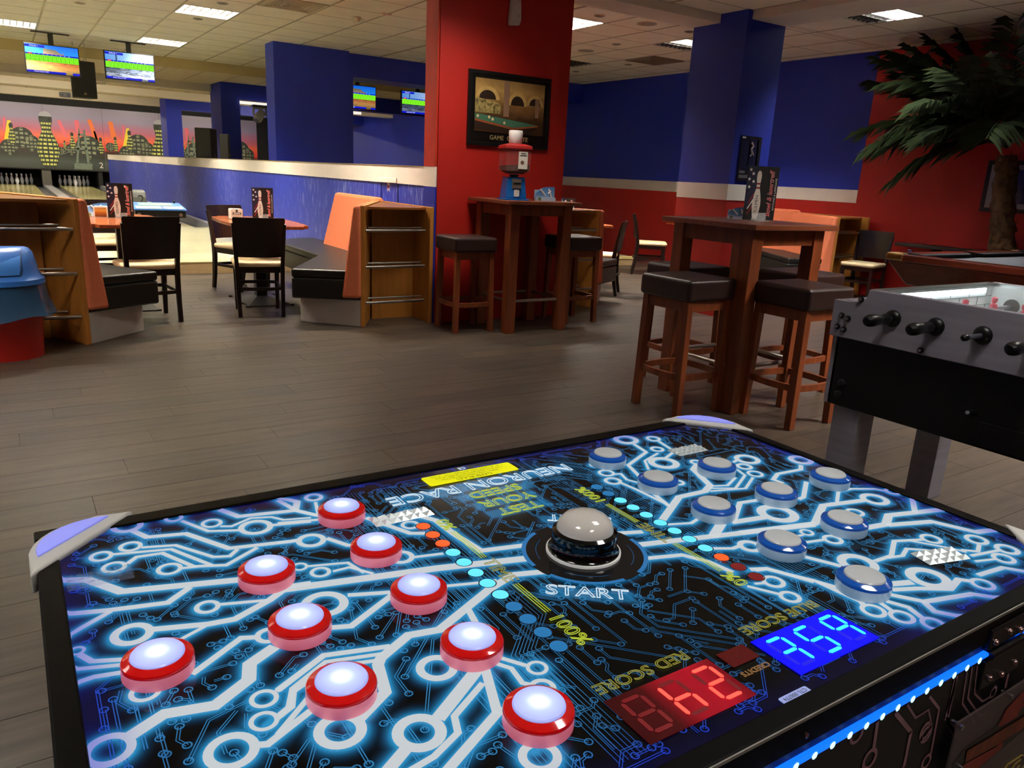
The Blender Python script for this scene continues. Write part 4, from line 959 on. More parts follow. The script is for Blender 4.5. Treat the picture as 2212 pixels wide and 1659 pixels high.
mLED = mat('white_led', 'ffffff', .5, emit='f2fbff', es=9)
MB().box(.06, .78, y1 - .155, y1 - .150, .925, .944).obj('led_strip', mLED, t)
MB().box(.06, .83, y0 + .15, y0 + .155, .925, .944).obj('led_strip', mLED, t)
MB().box(.03, .86, y1 - .155, y1 - .118, .946, .962).box(.84, .86, y0 + .14, y1 - .118, .95, .962).obj('glass_frame', mat('frame_alu', '8f9694', .3, .7), t)
MB().box(.032, .84, y0 + .14, y1 - .155, .952, .957).obj('glass_cover', mat('clear_glass', 'f6fbfb', .02, alpha=.10), t)
mHan = mat('handle_black', '0c0c0d', .3); mRod = mat('rod_steel', '8a8898', .3, .8)
for i in range(8):
    y = .478 - i * .151; z = .878
    o = MB().tube([(-.035 if i in (0, 1, 3, 5) else -.10, y, z), (.93, y, z)], .008, 10).obj('rod', mRod, t, smooth=True)
    for s, xx in ((-1, -.004), (1, .844)):
        MB().lathe([(.001, -.012), (.018, -.012), (.026, -.006), (.03, 0), (.03, .006)] if s < 0 else [(.001, -.012), (.03, -.010), (.03, 0)], 20, (xx, y, z), 'X').obj('bearing', mBlack, t, smooth=True)
    MB().lathe([(.004, 0), (.004, -.013), (.001, -.013)], 8, (-.002, y - .018, z - .006), 'X').obj('bearing_screw', mSteel, t)
    if i in (0, 1, 3, 5):
        MB().lathe([(.008, -.03), (.017, -.035), (.019, -.05), (.014, -.065), (.018, -.085), (.022, -.12), (.02, -.145), (.012, -.158), (.001, -.16)], 14, (0, y, z), 'X').obj('handle', mHan, o, smooth=True)
    else: MB().lathe([(.008, -.095), (.011, -.098), (.011, -.115), (.006, -.122), (.001, -.122)], 12, (0, y, z), 'X').obj('end_cap', mHan, o, smooth=True)
    for j, x in enumerate((.25, .47, .69) if i % 2 == 0 else (.34, .6)):
        m = mat('player_red', 'd03050', .35) if i in (0, 1, 3, 5) else mat('player_white', 'd8d8e0', .35)
        MB().lathe([(.004, -.066), (.014, -.062), (.008, -.045), (.012, -.02), (.016, 0), (.012, .018), (.006, .022), (.011, .03), (.011, .042), (.001, .048)], 10, (x, y, z)).obj('player', m, o, smooth=True)
for y, z in ((.672, .855), (.645, .848), (.682, .812), (.655, .806), (.606, .925), (.36, .79)):
    b = MB().lathe([(.011, 0), (.011, -.005), (.007, -.008), (.001, -.008)], 14, (0, y, z), 'X').obj('bolt', mBlack, t, smooth=True)
    MB().lathe([(.005, -.008), (.005, -.0105), (.001, -.0105)], 8, (0, y, z), 'X').obj('bolt_head', mSteel, b)
for y, z in ((.645, .60), (.652, .555)): MB().lathe([(.016, .03), (.016, .022), (.009, .016), (.001, .016)], 14, (0, y, z), 'X').obj('body_bolt', mBlackM, t, smooth=True)
MB().box(.024, .03, -.6, .14, .52, .60).obj('coin_drawer', mat('drawer_black', '0a090a', .35), t, bevel=.002)
k = MB().tube([(.03, .165, .622), (-.015, .165, .628)], .011, 12).obj('coin_knob', mBlack, t, smooth=True)
MB().lathe([(.006, -.015), (.006, -.019), (.001, -.019)], 10, (0, .165, .628), 'X').obj('knob_cap', mat('cap_grey', '9a9aa0', .4), k)
for lx in (.045, .735):
    for ly, s in ((.57 if lx < .1 else .60, 1), (-.65, -1)):
        MB().hexa([(lx, ly + .0, 0), (lx + .11, ly + .0, 0), (lx + .11, ly + .105, 0), (lx, ly + .105, 0)], [(lx, ly, .51), (lx + .11, ly, .51), (lx + .11, ly + .105, .51), (lx, ly + .105, .51)]).obj('leg', mGrey, t, bevel=.003)

# ------------------------------------------------------------------ pool table
t = thing('pool_table', 'mahogany pool table with grey cloth and brass corner', 'pool table', (7.72, 3.29, 0))
mMah = mat('mahogany', '5e2416', .25, noise=.2, nscale=3, stretch=(2, 2, 6), coat=.4); mCloth = mat('grey_cloth', '57585a', .95, noise=.05, nscale=60)
a, b = 1.19, .66
MB().box(-a, a, -b, -b + .14, .735, .80).obj('rail', mMah, t, bevel=.014, seg=3)
MB().box(-a, a, b - .14, b, .735, .80).obj('rail', mMah, t, bevel=.014, seg=3)
MB().box(-a, -a + .14, -b + .141, b - .141, .735, .80).obj('rail', mMah, t, bevel=.014, seg=3)
MB().box(a - .14, a, -b + .141, b - .141, .735, .80).obj('rail', mMah, t, bevel=.014, seg=3)
MB().box(-a + .12, a - .12, -b + .12, b - .12, .72, .757).obj('bed_cloth', mCloth, t)
mCu = mat('cushion_cloth_dark', '141516', .9)
for s in (-1, 1):
    for u0, u1 in ((-a + .25, -.08), (.08, a - .25)):
        MB().hexa([(u0, s * (b - .141), .757), (u1, s * (b - .141), .757), (u1 - .03, s * (b - .19), .77), (u0 + .03, s * (b - .19), .77)], [(u0, s * (b - .141), .798), (u1, s * (b - .141), .798), (u1 - .03, s * (b - .19), .79), (u0 + .03, s * (b - .19), .79)]).obj('cushion', mCu, t)
    MB().hexa([(s * (a - .141), -b + .25, .757), (s * (a - .141), b - .25, .757), (s * (a - .19), b - .28, .77), (s * (a - .19), -b + .28, .77)], [(s * (a - .141), -b + .25, .798), (s * (a - .141), b - .25, .798), (s * (a - .19), b - .28, .79), (s * (a - .19), -b + .28, .79)]).obj('cushion', mCu, t)
    for s2 in (-1, 1):
        MB().prism([(s * (a + .006), s2 * (b + .006)), (s * (a - .16), s2 * (b + .006)), (s * (a - .16), s2 * (b - .10)), (s * (a - .10), s2 * (b - .16)), (s * (a + .006), s2 * (b - .16))], .738, .806).obj('corner_cap', mat('brass', '9a7a48', .3, .9), t, bevel=.02, seg=3)
        MB().lathe([(.06, .735), (.062, .808), (.05, .808), (.05, .735)], 16, (s * (a - .14), s2 * (b - .14), 0)).obj('pocket', mBlackM, t)
    MB().lathe([(.05, .735), (.052, .804), (.042, .804), (.042, .735)], 16, (0, s * (b - .11), 0)).obj('pocket', mBlackM, t)
MB().hexa([(-a + .14, -b + .14, .53), (a - .14, -b + .14, .53), (a - .14, b - .14, .53), (-a + .14, b - .14, .53)], [(-a + .01, -b + .01, .735), (a - .01, -b + .01, .735), (a - .01, b - .01, .735), (-a + .01, b - .01, .735)]).obj('apron', mMah, t, bevel=.01)
MB().box(-a + .2, a - .2, -b + .2, b - .2, .48, .53).obj('ball_box', mBlackM, t)
for sx in (-1, 1):
    for sy in (-1, 1): MB().hexa([(sx * (a - .32) + u * .07, sy * (b - .3) + v * .07, 0) for u, v in ((-1, -1), (1, -1), (1, 1), (-1, 1))], [(sx * (a - .3) + u * .10, sy * (b - .28) + v * .10, .5) for u, v in ((-1, -1), (1, -1), (1, 1), (-1, 1))]).obj('leg', mMah, t, bevel=.01)
tag(MB(Matrix.Translation((6.80, 3.90, .806))).box(-.011, .011, -.011, .011, 0, .02).obj('chalk_cube', mat('chalk_blue', '5a64a0', .8), bevel=.002), 'small blue chalk cube on the brass corner of the pool table', 'chalk')

# ------------------------------------------------------------------ palm
pr_ = thing('artificial_palm', 'tall artificial palm tree in front of the red wall', 'palm', (9.02, 4.2, 0)); RP = Vector((9.02, 4.2, 0))
mFr = mat('palm_leaf', '27301a', .3, noise=.35, nscale=5); mTrunk = mat('palm_trunk_fibre', '5a4028', .9, noise=.5, nscale=16, bump=1.0)
MB().lathe([(.12, 0), (.15, .01), (.165, .30), (.17, .32), (.15, .32), (.145, .27), (.001, .27)], 24, (-.0, 0, 0)).obj('pot', mat('pot_black', '141214', .4), pr_, smooth=True)
path = [(-.02, -.06, .25), (-.02, -.06, .6), (-.02, -.05, .8), (.0, -.01, 1.0), (.0, .03, 1.2), (-.02, .05, 1.4), (.0, .07, 1.6), (.02, .11, 1.8)]
pts = []; rad = []
for i in range(len(path) - 1):
    for k in range(5):
        u = k / 5; p = Vector(path[i]).lerp(Vector(path[i + 1]), u); pts.append(p); rad.append((.115 + .026 * (1 - (k / 4) if k < 4 else .2)) * (1 - .03 * i))
loops = []
for i, p in enumerate(pts): loops.append([(p.x + rad[i] * (1 + R.uniform(-.1, .12)) * math.cos(2 * PI * k / 14), p.y + rad[i] * (1 + R.uniform(-.1, .12)) * math.sin(2 * PI * k / 14), p.z + R.uniform(-.012, .012)) for k in range(14)])
MB().loft(loops).obj('trunk', mTrunk, pr_, smooth=True)
fb = MB()
for k in range(150):
    z = R.uniform(.6, 1.75); i = min(range(len(pts)), key=lambda j: abs(pts[j].z - z)); a = R.uniform(0, 2 * PI); r = rad[i]; p = pts[i]
    c = Vector((p.x + r * math.cos(a), p.y + r * math.sin(a), z)); o_ = Vector((math.cos(a), math.sin(a), 0)) * R.uniform(.01, .035); u = Vector((0, 0, R.uniform(.03, .08)))
    w = Vector((-math.sin(a), math.cos(a), 0)) * R.uniform(.008, .02)
    fb.add([c - w, c + w, c + o_ + u], [(0, 1, 2)])
fb.obj('fibre', mTrunk, pr_)['kind'] = 'stuff'
def frond(C, tip, rise, n=30, L=.36, dense=1):
    C = Vector(C); tip = Vector(tip); mid = C.lerp(tip, .5) + Vector((0, 0, rise))
    P = [C * (1 - u) ** 2 + mid * 2 * u * (1 - u) + tip * u * u for u in np.linspace(0, 1, 16)]
    mb = MB(); mb.tube(P, [.012 - .009 * k / 15 for k in range(16)], 5)
    for k in range(n * 2):
        u = .16 + .84 * (k / (n * 2)); f = u * 15; i = min(14, int(f)); p = P[i].lerp(P[i + 1], f - i); d = (P[i + 1] - P[i]).normalized()
        s = 1 if k % 2 else -1; sd = d.cross(Vector((0, 0, 1))).normalized() * s
        ln = L * (.55 + .6 * math.sin(PI * min(1, u * .85 + .12))) * R.uniform(.8, 1.1)
        e = (d * R.uniform(.75, 1.1) + sd * R.uniform(.7, 1.25) + Vector((0, 0, R.uniform(-.35, .15)))).normalized() * ln
        q = p + e * .55 + Vector((0, 0, .01)); tp = p + e + Vector((0, 0, -ln * R.uniform(.12, .4))); w = e.cross(Vector((0, 0, 1))).normalized() * .0052
        tp.x = min(tp.x, 9.375 - RP.x); q.x = min(q.x, 9.37 - RP.x)
        mb.add([p, q - w, tp, q + w], [(0, 1, 2), (0, 2, 3)])
    o = mb.obj('frond', mFr, pr_)
    return o
def atx(u, v, x):
    d = CF + CR * ((u - 1106) / FPX) + CU * ((829.5 - v) / FPX); return Vector((0, 0, CH)) + d * (x / d.x)
CC = Vector((9.03, 4.33, 1.84)) - RP
for (u, v, x, rise) in ((1890, 125, 8.55, .55), (1925, 110, 8.9, .5), (1880, 175, 8.75, .42), (1905, 185, 8.3, .5), (1858, 285, 8.7, .45), (1862, 330, 8.4, .5), (1890, 330, 8.9, .38), (1925, 395, 8.6, .45), (1915, 290, 8.3, .5), (1960, 100, 8.5, .45), (2010, 80, 8.7, .4), (1990, 300, 8.2, .35), (1975, 230, 8.0, .42), (2075, 60, 8.7, .3), (2120, 120, 7.9, .4), (2130, 300, 8.0, .4), (2260, 60, 8.7, .3), (2330, 150, 8.6, .5), (2400, 250, 8.6, .5), (2380, 330, 8.8, .5), (2280, 230, 8.0, .45), (2040, 150, 8.1, .4), (1945, 160, 9.1, .4), (2200, 20, 8.3, .2)):
    p = atx(u, v, x)
    if p.z > 2.96: p.z = 2.96
    frond(CC, p - RP, rise * (.55 if p.z > 2.5 else 1))
# ------------------------------------------------------------------ arcade button table in front
ROOT = Vector((.62, .74, 0)); TI = Matrix.Translation(-ROOT)
gt = thing('arcade_button_table', 'black arcade button game table with glowing circuit board top', 'arcade game', ROOT)
XL, XR, YN, YF, ZT = -.014, 1.252, .36, 1.114, .80
B_ = lambda: MB(TI)
mRim = mat('rim_black', '040404', .45, spec=.1); mBody = mat('cabinet_body_black', '060608', .5)
B_().box(XL + .012, XR - .012, YN + .012, YF - .012, .10, ZT - .03).obj('cabinet', mBody, gt)
B_().box(XL + .1, XR - .1, YN + .1, YF - .1, 0, .10).obj('plinth', mBlackM, gt)
for x0, x1, y0, y1 in ((XL, XR, YF - .030, YF), (XL, XR, YN, YN + .024), (XL, XL + .025, YN + .024, YF - .03), (XR - .024, XR, YN + .024, YF - .03)):
    B_().box(x0, x1, y0, y1, ZT - .035, ZT + .003).obj('rim', mRim, gt, bevel=.0025)
B_().box(XL, XR, YN - .0015, YN, ZT - .001, ZT + .0025).obj('rim_edge', mat('edge_steel', 'b8b8b4', .3, .9), gt)
ax0, ax1, ay0, ay1 = XL + .025, XR - .024, YN + .024, YF - .030
B_().box(ax0, ax1, ay0, ay1, ZT - .006, ZT - .0005).obj('panel_base', mat('panel_black', '050506', .15, spec=.25), gt)
C1 = lambda x, y: (60 + x / 2.68, 1040 + y / 2.68)
C2 = lambda x, y: (600 + x / 2.517, 1000 + y / 2.517)
C3 = lambda x, y: (1150 + x / 3.19, 880 + y / 3.19)
C4 = lambda x, y: (1600 + x / 3.319, 900 + y / 3.319)
def P2(c, x, y): p = at(*c(x, y), ZT); return (p.x, p.y)
TR = [  # crop, width in mm, points
 (C1, 13, (120, 580), (345, 572), (540, 640), (1230, 572)), (C1, 6.5, (575, 480), (630, 440), (780, 418), (960, 495), (1150, 487), (1330, 385)),
 (C1, 6, (490, 425), (830, 395), (1070, 490)), (C1, 6, (660, 385), (855, 372), (1075, 440), (1170, 435), (1215, 395)), (C1, 6, (895, 505), (985, 495)),
 (C1, 9, (610, 290), (690, 325), (915, 305), (1165, 390), (1520, 350), (1640, 330)), (C1, 6, (890, 230), (1045, 290), (1230, 285)), (C1, 5, (1115, 262), (1180, 262), (1290, 215), (1410, 208), (1480, 225), (1640, 212)),
 (C1, 7, (1420, 255), (1640, 235)), (C1, 10, (1110, 165), (1220, 205), (1550, 170), (1560, 120), (1450, 95)), (C1, 9, (1550, 170), (1680, 200)),
 (C1, 9, (180, 775), (460, 750), (810, 705), (940, 615)), (C1, 7, (180, 925), (480, 755)), (C1, 10, (720, 860), (1040, 830), (1200, 800), (1400, 690), (1490, 625)), (C1, 5, (890, 915), (1030, 840)),
 (C1, 6, (1115, 715), (1395, 690)), (C1, 8, (950, 1120), (1235, 910), (1330, 905)), (C1, 14, (590, 1480), (790, 1350), (1085, 1300), (1280, 1150), (1285, 1060), (1430, 960)),
 (C1, 7, (300, 1005), (370, 1045), (545, 1035)), (C1, 6, (200, 1098), (545, 1065)), (C1, 7, (220, 1190), (385, 1135), (540, 1110)), (C1, 6, (1440, 1220), (1640, 1065)), (C1, 6, (1440, 1380), (1530, 1310), (1540, 1220), (1640, 1150)), (C1, 8, (1330, 1530), (1390, 1525), (1640, 1330)), (C1, 11, (1440, 622), (1640, 592)),
 (C2, 15, (0, 695), (620, 610), (870, 575), (1370, 520)), (C2, 11, (1360, 448), (1105, 480), (960, 390), (860, 315), (770, 290)), (C2, 9, (480, 300), (720, 385), (800, 385)), (C2, 12, (1470, 592), (1280, 610), (1150, 690), (880, 910), (710, 940), (560, 1065), (545, 1100), (585, 1250), (420, 1420)),
 (C2, 8, (610, 1000), (250, 1050), (0, 1240)), (C2, 6, (575, 1040), (260, 1085), (80, 1230), (60, 1330), (-60, 1430)), (C2, 6, (555, 1075), (300, 1110), (150, 1300), (0, 1480)), (C2, 8, (1030, 790), (1075, 870)), (C2, 8, (265, 412), (380, 450), (440, 450)), (C2, 7, (0, 435), (105, 425)), (C2, 6, (740, 515), (900, 495)),
 (C2, 5, (300, 592), (390, 570), (520, 605)), (C2, 5, (160, 565), (380, 545), (470, 600)), (C2, 6, (915, 672), (1090, 655), (1190, 640)), (C2, 8, (380, 722), (630, 705)), (C2, 9, (270, 900), (400, 890), (630, 715)),
 (C2, 14, (1090, 1120), (870, 1395)), (C2, 10, (1125, 1110), (1190, 1350), (1250, 1350)), (C2, 7, (1115, 1200), (960, 1380), (980, 1470), (850, 1600), (680, 1700)), (C2, 12, (700, 1555), (560, 1720)), (C2, 10, (1200, 1355), (900, 1700)), (C2, 6, (1200, 1060), (1350, 1105)), (C2, 6, (1190, 1095), (1270, 1120), (1330, 1200), (1380, 1210)), (C2, 9, (1350, 1520), (1390, 1560)),
 (C2, 8, (0, 205), (100, 260), (225, 290)), (C2, 7, (0, 330), (230, 310)), (C2, 5, (205, 215), (220, 280)),
 (C3, 7, (700, 255), (785, 310), (660, 400), (740, 480)), (C3, 6, (870, 235), (980, 305), (915, 352)), (C3, 5, (865, 318), (775, 370), (800, 430)), (C3, 8, (875, 435), (850, 460)), (C3, 6, (605, 520), (720, 570), (945, 680)), (C3, 5, (565, 462), (610, 460), (650, 500), (745, 525)),
 (C3, 12, (880, 800), (1010, 620), (1190, 580), (1225, 540), (1110, 430), (1150, 380)), (C3, 8, (945, 685), (820, 585)), (C3, 5, (1225, 545), (1345, 540), (1400, 485)), (C3, 5, (1225, 560), (1400, 560), (1465, 470), (1410, 430)), (C3, 5, (1225, 580), (1470, 560), (1520, 485)), (C3, 6, (1385, 380), (1420, 360)),
 (C3, 8, (1850, 400), (1850, 430), (1690, 460), (1660, 500), (1730, 525)), (C3, 9, (1385, 795), (1430, 660), (1560, 640)), (C3, 13, (1370, 795), (1600, 760)), (C3, 15, (1310, 790), (1245, 895)), (C3, 13, (690, 955), (1250, 890), (1940, 812)), (C3, 10, (590, 870), (760, 860)), (C3, 6, (930, 810), (1095, 800), (1150, 765)),
 (C3, 9, (740, 1048), (1030, 1020), (1210, 1065), (1380, 1140)), (C3, 7, (1240, 975), (1380, 975), (1450, 950)), (C3, 9, (1500, 1120), (1620, 1115), (1940, 1205)), (C3, 5, (1530, 1218), (1600, 1215)), (C3, 6, (1480, 1235), (1720, 1295)),
 (C4, 8, (470, 470), (450, 580), (415, 595)), (C4, 12, (530, 770), (590, 640), (900, 600)), (C4, 13, (0, 835), (540, 768)), (C4, 6, (690, 615), (700, 540), (790, 520), (960, 520), (1060, 540)), (C4, 13, (900, 800), (1040, 775), (1060, 710), (1250, 690), (1460, 665)), (C4, 9, (1250, 690), (1230, 590)), (C4, 12, (1050, 780), (1370, 755), (1690, 830), (1870, 808)),
 (C4, 6, (460, 905), (600, 885)), (C4, 5, (410, 858), (450, 850)), (C4, 9, (430, 1000), (720, 1075)), (C4, 7, (960, 1040), (1080, 1000), (1100, 895), (1300, 885)), (C4, 6, (1050, 1015), (1160, 1000), (1190, 950), (1330, 960), (1600, 1010)), (C4, 5, (1200, 890), (1500, 945), (1620, 975)), (C4, 6, (1580, 958), (1700, 970), (1710, 920)), (C4, 6, (1650, 1000), (1850, 962)), (C4, 5, (1680, 1040), (1820, 1025)),
 (C4, 12, (1000, 1210), (1230, 1190)), (C4, 9, (1080, 1245), (1270, 1235), (1500, 1240), (1560, 1170), (1670, 1185)), (C4, 8, (1700, 1140), (1880, 1085), (2080, 1120)), (C4, 8, (100, 1105), (180, 1095), (530, 1180), (860, 1330), (895, 1370)), (C4, 8, (540, 1185), (720, 1235)), (C4, 7, (960, 1310), (1090, 1400)), (C4, 9, (1050, 1275), (1320, 1330), (1660, 1275), (1900, 1312)), (C4, 9, (1310, 1330), (1390, 1400), (1640, 1450)), (C4, 8, (1040, 1325), (1200, 1370), (1320, 1460)),
]
RG = [(C1, 1320, 268, 100, 65), (C1, 1065, 245, 62, 40), (C1, 595, 380, 68, 42), (C1, 425, 437, 68, 42), (C1, 500, 500, 72, 46), (C1, 820, 510, 75, 48), (C1, 845, 215, 55, 32), (C1, 575, 262, 92, 56), (C1, 605, 888, 122, 72), (C1, 1040, 730, 75, 45), (C1, 285, 985, 48, 28), (C1, 1395, 895, 82, 46), (C1, 1368, 1262, 85, 55), (C1, 1368, 1392, 88, 58), (C1, 1180, 1565, 160, 100), (C1, 470, 1560, 150, 95), (C1, 680, 1225, 92, 60), (C1, 1575, 497, 48, 30),
 (C2, 182, 424, 82, 50), (C2, 232, 597, 58, 36), (C2, 670, 515, 75, 45), (C2, 720, 340, 52, 32), (C2, 715, 275, 44, 27), (C2, 195, 190, 52, 30), (C2, 255, 770, 130, 80), (C2, 1410, 1118, 62, 40), (C2, 865, 1118, 115, 68), (C2, 1440, 1225, 75, 45), (C2, 770, 1470, 150, 85), (C2, 340, 1460, 145, 85), (C2, 1425, 1600, 120, 70),
 (C3, 645, 225, 85, 50), (C3, 833, 218, 50, 30), (C3, 860, 290, 48, 28), (C3, 905, 385, 105, 60), (C3, 430, 400, 38, 22), (C3, 510, 455, 58, 38), (C3, 555, 510, 62, 38), (C3, 1000, 520, 50, 28), (C3, 1480, 360, 85, 52), (C3, 1460, 410, 55, 32), (C3, 1535, 460, 55, 35), (C3, 1130, 380, 45, 25), (C3, 1850, 365, 80, 45), (C3, 1690, 735, 135, 75), (C3, 1500, 960, 85, 45), (C3, 1660, 1205, 80, 48), (C3, 1775, 1310, 75, 45), (C3, 1890, 865, 48, 28),
 (C4, 960, 595, 95, 55), (C4, 820, 690, 62, 38), (C4, 660, 885, 70, 42), (C4, 840, 1055, 135, 75), (C4, 1365, 880, 72, 45), (C4, 1690, 885, 75, 45), (C4, 1910, 955, 78, 45), (C4, 1885, 1020, 75, 45), (C4, 1345, 1160, 145, 80), (C4, 1735, 1205, 80, 50), (C4, 950, 1395, 88, 55), (C4, 1155, 1440, 88, 55), (C4, 1380, 1490, 85, 52), (C4, 1090, 540, 55, 30)]
SEG = []; RING = []
for e in TR:
    c, w = e[0], e[1] / 1000; P = [P2(c, *q) for q in e[2:]]
    SEG.append((w, P))
for c, x, y, ro, ri in RG:
    p = P2(c, x, y); q = P2(c, x + ro, y); r = math.hypot(q[0] - p[0], q[1] - p[1]); RING.append((p[0], p[1], r, r * ri / ro))
def clampx(p): return (min(max(p[0], ax0), ax1), min(max(p[1], ay0), ay1))
# printed glow around the traces: distance field sampled on a fine grid
nx, nyg = 420, 236
gx = np.linspace(ax0, ax1, nx); gy = np.linspace(ay0, ay1, nyg); GX, GY = np.meshgrid(gx, gy); D = np.full(GX.shape, 9.0)
for w, P in SEG:
    for (xa, ya), (xb, yb) in zip(P[:-1], P[1:]):
        dx, dy = xb - xa, yb - ya; l2 = dx * dx + dy * dy + 1e-12
        u = np.clip(((GX - xa) * dx + (GY - ya) * dy) / l2, 0, 1); D = np.minimum(D, np.hypot(GX - xa - u * dx, GY - ya - u * dy) - w / 2)
for x, y, ro, ri in RING: 
    rr = np.hypot(GX - x, GY - y); D = np.minimum(D, np.maximum(rr - ro, ri - rr))
# lettering halos
for cx, cy, hx, hy, ang in ((.615, .995, .165, .012, 0), (.614, .960, .065, .010, 0), (.612, .924, .055, .010, 0), (.614, .889, .052, .010, 0), (.55, .642, .055, .009, -36), (.67, .812, .055, .009, -33)):
    a = math.radians(ang); u = (GX - cx) * math.cos(a) + (GY - cy) * math.sin(a); v = -(GX - cx) * math.sin(a) + (GY - cy) * math.cos(a)
    D = np.minimum(D, np.hypot(np.maximum(np.abs(u) - hx, 0), np.maximum(np.abs(v) - hy, 0)) + .004)
D = np.minimum(D, np.abs(np.hypot(GX - .614, GY - .728) - .083) + .004)
D = np.maximum(D, 0)
c1 = np.array(lin('14689e')[:3]); c2 = np.array(lin('34a4d8')[:3])
G = np.exp(-(D / .0066) ** 1.6)[..., None] * c1 + np.exp(-(D / .0030) ** 1.5)[..., None] * (c2 - c1) * .6
edge = np.minimum(np.minimum(GX - ax0, ax1 - GX), np.minimum(GY - ay0, ay1 - GY)); ef = np.exp(-(edge / .022) ** 2)[..., None]
G = G * (1 - ef * .4) + ef * np.array(lin('1a22c8')[:3]) * .16 * (.2 + np.exp(-(D / .02))[..., None])  # blue along the border: rim LED light mixed into the print colour
verts = [(x - ROOT.x, y - ROOT.y, ZT) for y in gy for x in gx]
faces = [(j * nx + i, j * nx + i + 1, (j + 1) * nx + i + 1, (j + 1) * nx + i) for j in range(nyg - 1) for i in range(nx - 1)]
me = bpy.data.meshes.new('glow_print'); me.from_pydata(verts, [], faces); me.update(); me.materials.append(attr_mat('backlit_glow_print', 'ink', .12, 1.0, .25, .003))
set_attr(me, 'ink', np.concatenate([G.reshape(-1, 3), np.ones((nx * nyg, 1))], 1))
o = bpy.data.objects.new('glow_print', me); COL.objects.link(o); o.parent = gt
# thick white traces and rings
class Ink:
    def __init__(s): s.v = []; s.f = []; s.c = []
    def strip(s, P, w, z, col, step=.012, side=0):
        Q = [Vector(P[0])]
        for a, b in zip(P[:-1], P[1:]):
            n = max(1, int(math.hypot(b[0] - a[0], b[1] - a[1]) / step)); Q += [Vector(a).lerp(Vector(b), k / n) for k in range(1, n + 1)]
        N = []
        for i, p in enumerate(Q):
            d1 = (Q[i] - Q[i - 1]).normalized() if i else (Q[1] - Q[0]).normalized(); d2 = (Q[i + 1] - Q[i]).normalized() if i < len(Q) - 1 else d1
            m = (d1 + d2); m = m.normalized() if m.length > 1e-6 else d1; k = 1 / max(.5, m.dot(d1)); N.append(Vector((-m.y, m.x)) * k)
        n0 = len(s.v)
        for p, n in zip(Q, N):
            for k in (-1, 1):
                q = p + n * (side + k * w / 2); q = clampx(q); s.v.append((q[0] - ROOT.x, q[1] - ROOT.y, z)); s.c.append(col(q) if callable(col) else col)
        s.f += [(n0 + 2 * i, n0 + 2 * i + 1, n0 + 2 * i + 3, n0 + 2 * i + 2) for i in range(len(Q) - 1)]
    def ring(s, x, y, ro, ri, z, col, n=28):
        n0 = len(s.v)
        for k in range(n):
            a = 2 * PI * k / n
            for r in (ro, ri):
                q = clampx((x + r * math.cos(a), y + r * math.sin(a))); s.v.append((q[0] - ROOT.x, q[1] - ROOT.y, z)); s.c.append(col(q) if callable(col) else col)
        s.f += [(n0 + 2 * k, n0 + 2 * ((k + 1) % n), n0 + 2 * ((k + 1) % n) + 1, n0 + 2 * k + 1) for k in range(n)]
    def obj(s, name, m, attr='ink'):
        me = bpy.data.meshes.new(name); me.from_pydata(s.v, [], s.f); me.update(); me.materials.append(m)
        set_attr(me, attr, [tuple(c) + (1,) for c in s.c]); o = bpy.data.objects.new(name, me); COL.objects.link(o); o.parent = gt; return o
wA = np.array(lin('dfe6ea')[:3]); wB = np.array(lin('9da4f4')[:3])
def wcol(q):
    e = min(q[0] - ax0, ax1 - q[0], q[1] - ay0, ay1 - q[1]); f = math.exp(-(e / .03) ** 2); return tuple(wA * (1 - f) + wB * f * .9)  # lavender near the border: rim LED light tinted into the white
mInk = attr_mat('backlit_print', 'ink', .12, .76, .25, .01)
ik = Ink()
def cut(P, w):
    """stop a trace at the rim of the rings it enters"""
    P = [Vector(p) for p in P]
    for e, n in ((0, 1), (-1, -2)):
        for x, y, ro, ri in RING:
            c = Vector((x, y))
            if (P[e] - c).length < ro * .9:
                d = (P[n] - P[e])
                if d.length > 1e-5 and (P[n] - c).length > ro:
                    for k in range(40):
                        q = P[e] + d * (k / 40)
                        if (q - c).length > (ro + ri) / 2: P[e] = q; break
    return [(p.x, p.y) for p in P]
for w, P in SEG: ik = Ink(); ik.strip(cut(P, w), w, ZT + .0008, wcol); ik.obj('circuit_trace', mInk)
for x, y, ro, ri in RING: ik = Ink(); ik.ring(x, y, ro, ri, ZT + .0010, wcol); ik.obj('circuit_ring', mInk)
# fine circuit lines
ft = Ink(); RR = random.Random(11)
def dsample(x, y):
    i = min(nx - 1, max(0, int((x - ax0) / (ax1 - ax0) * nx))); j = min(nyg - 1, max(0, int((y - ay0) / (ay1 - ay0) * nyg))); return D[j, i]
fA = np.array(lin('3c9ad8')[:3]); fB = np.array(lin('27567e')[:3]); fC = np.array(lin('2038c0')[:3])
def fcol(q):
    k = math.exp(-dsample(*q) / .022); e = min(q[0] - ax0, ax1 - q[0], q[1] - ay0, ay1 - q[1]); f = math.exp(-(e / .035) ** 2)
    return tuple((fA * k + fB * (1 - k)) * (1 - f) + fC * f)  # border blue is the rim LED light again, put into the line colour
occ = set()
def free(P):
    ks = []
    for a, b in zip(P[:-1], P[1:]):
        n = max(1, int(math.hypot(b[0] - a[0], b[1] - a[1]) / .006))
        for k in range(n + 1): ks.append((int((a[0] + (b[0] - a[0]) * k / n) / .0066), int((a[1] + (b[1] - a[1]) * k / n) / .0066)))
    if any(k in occ for k in ks): return False
    occ.update(ks); return True
cnt = 0
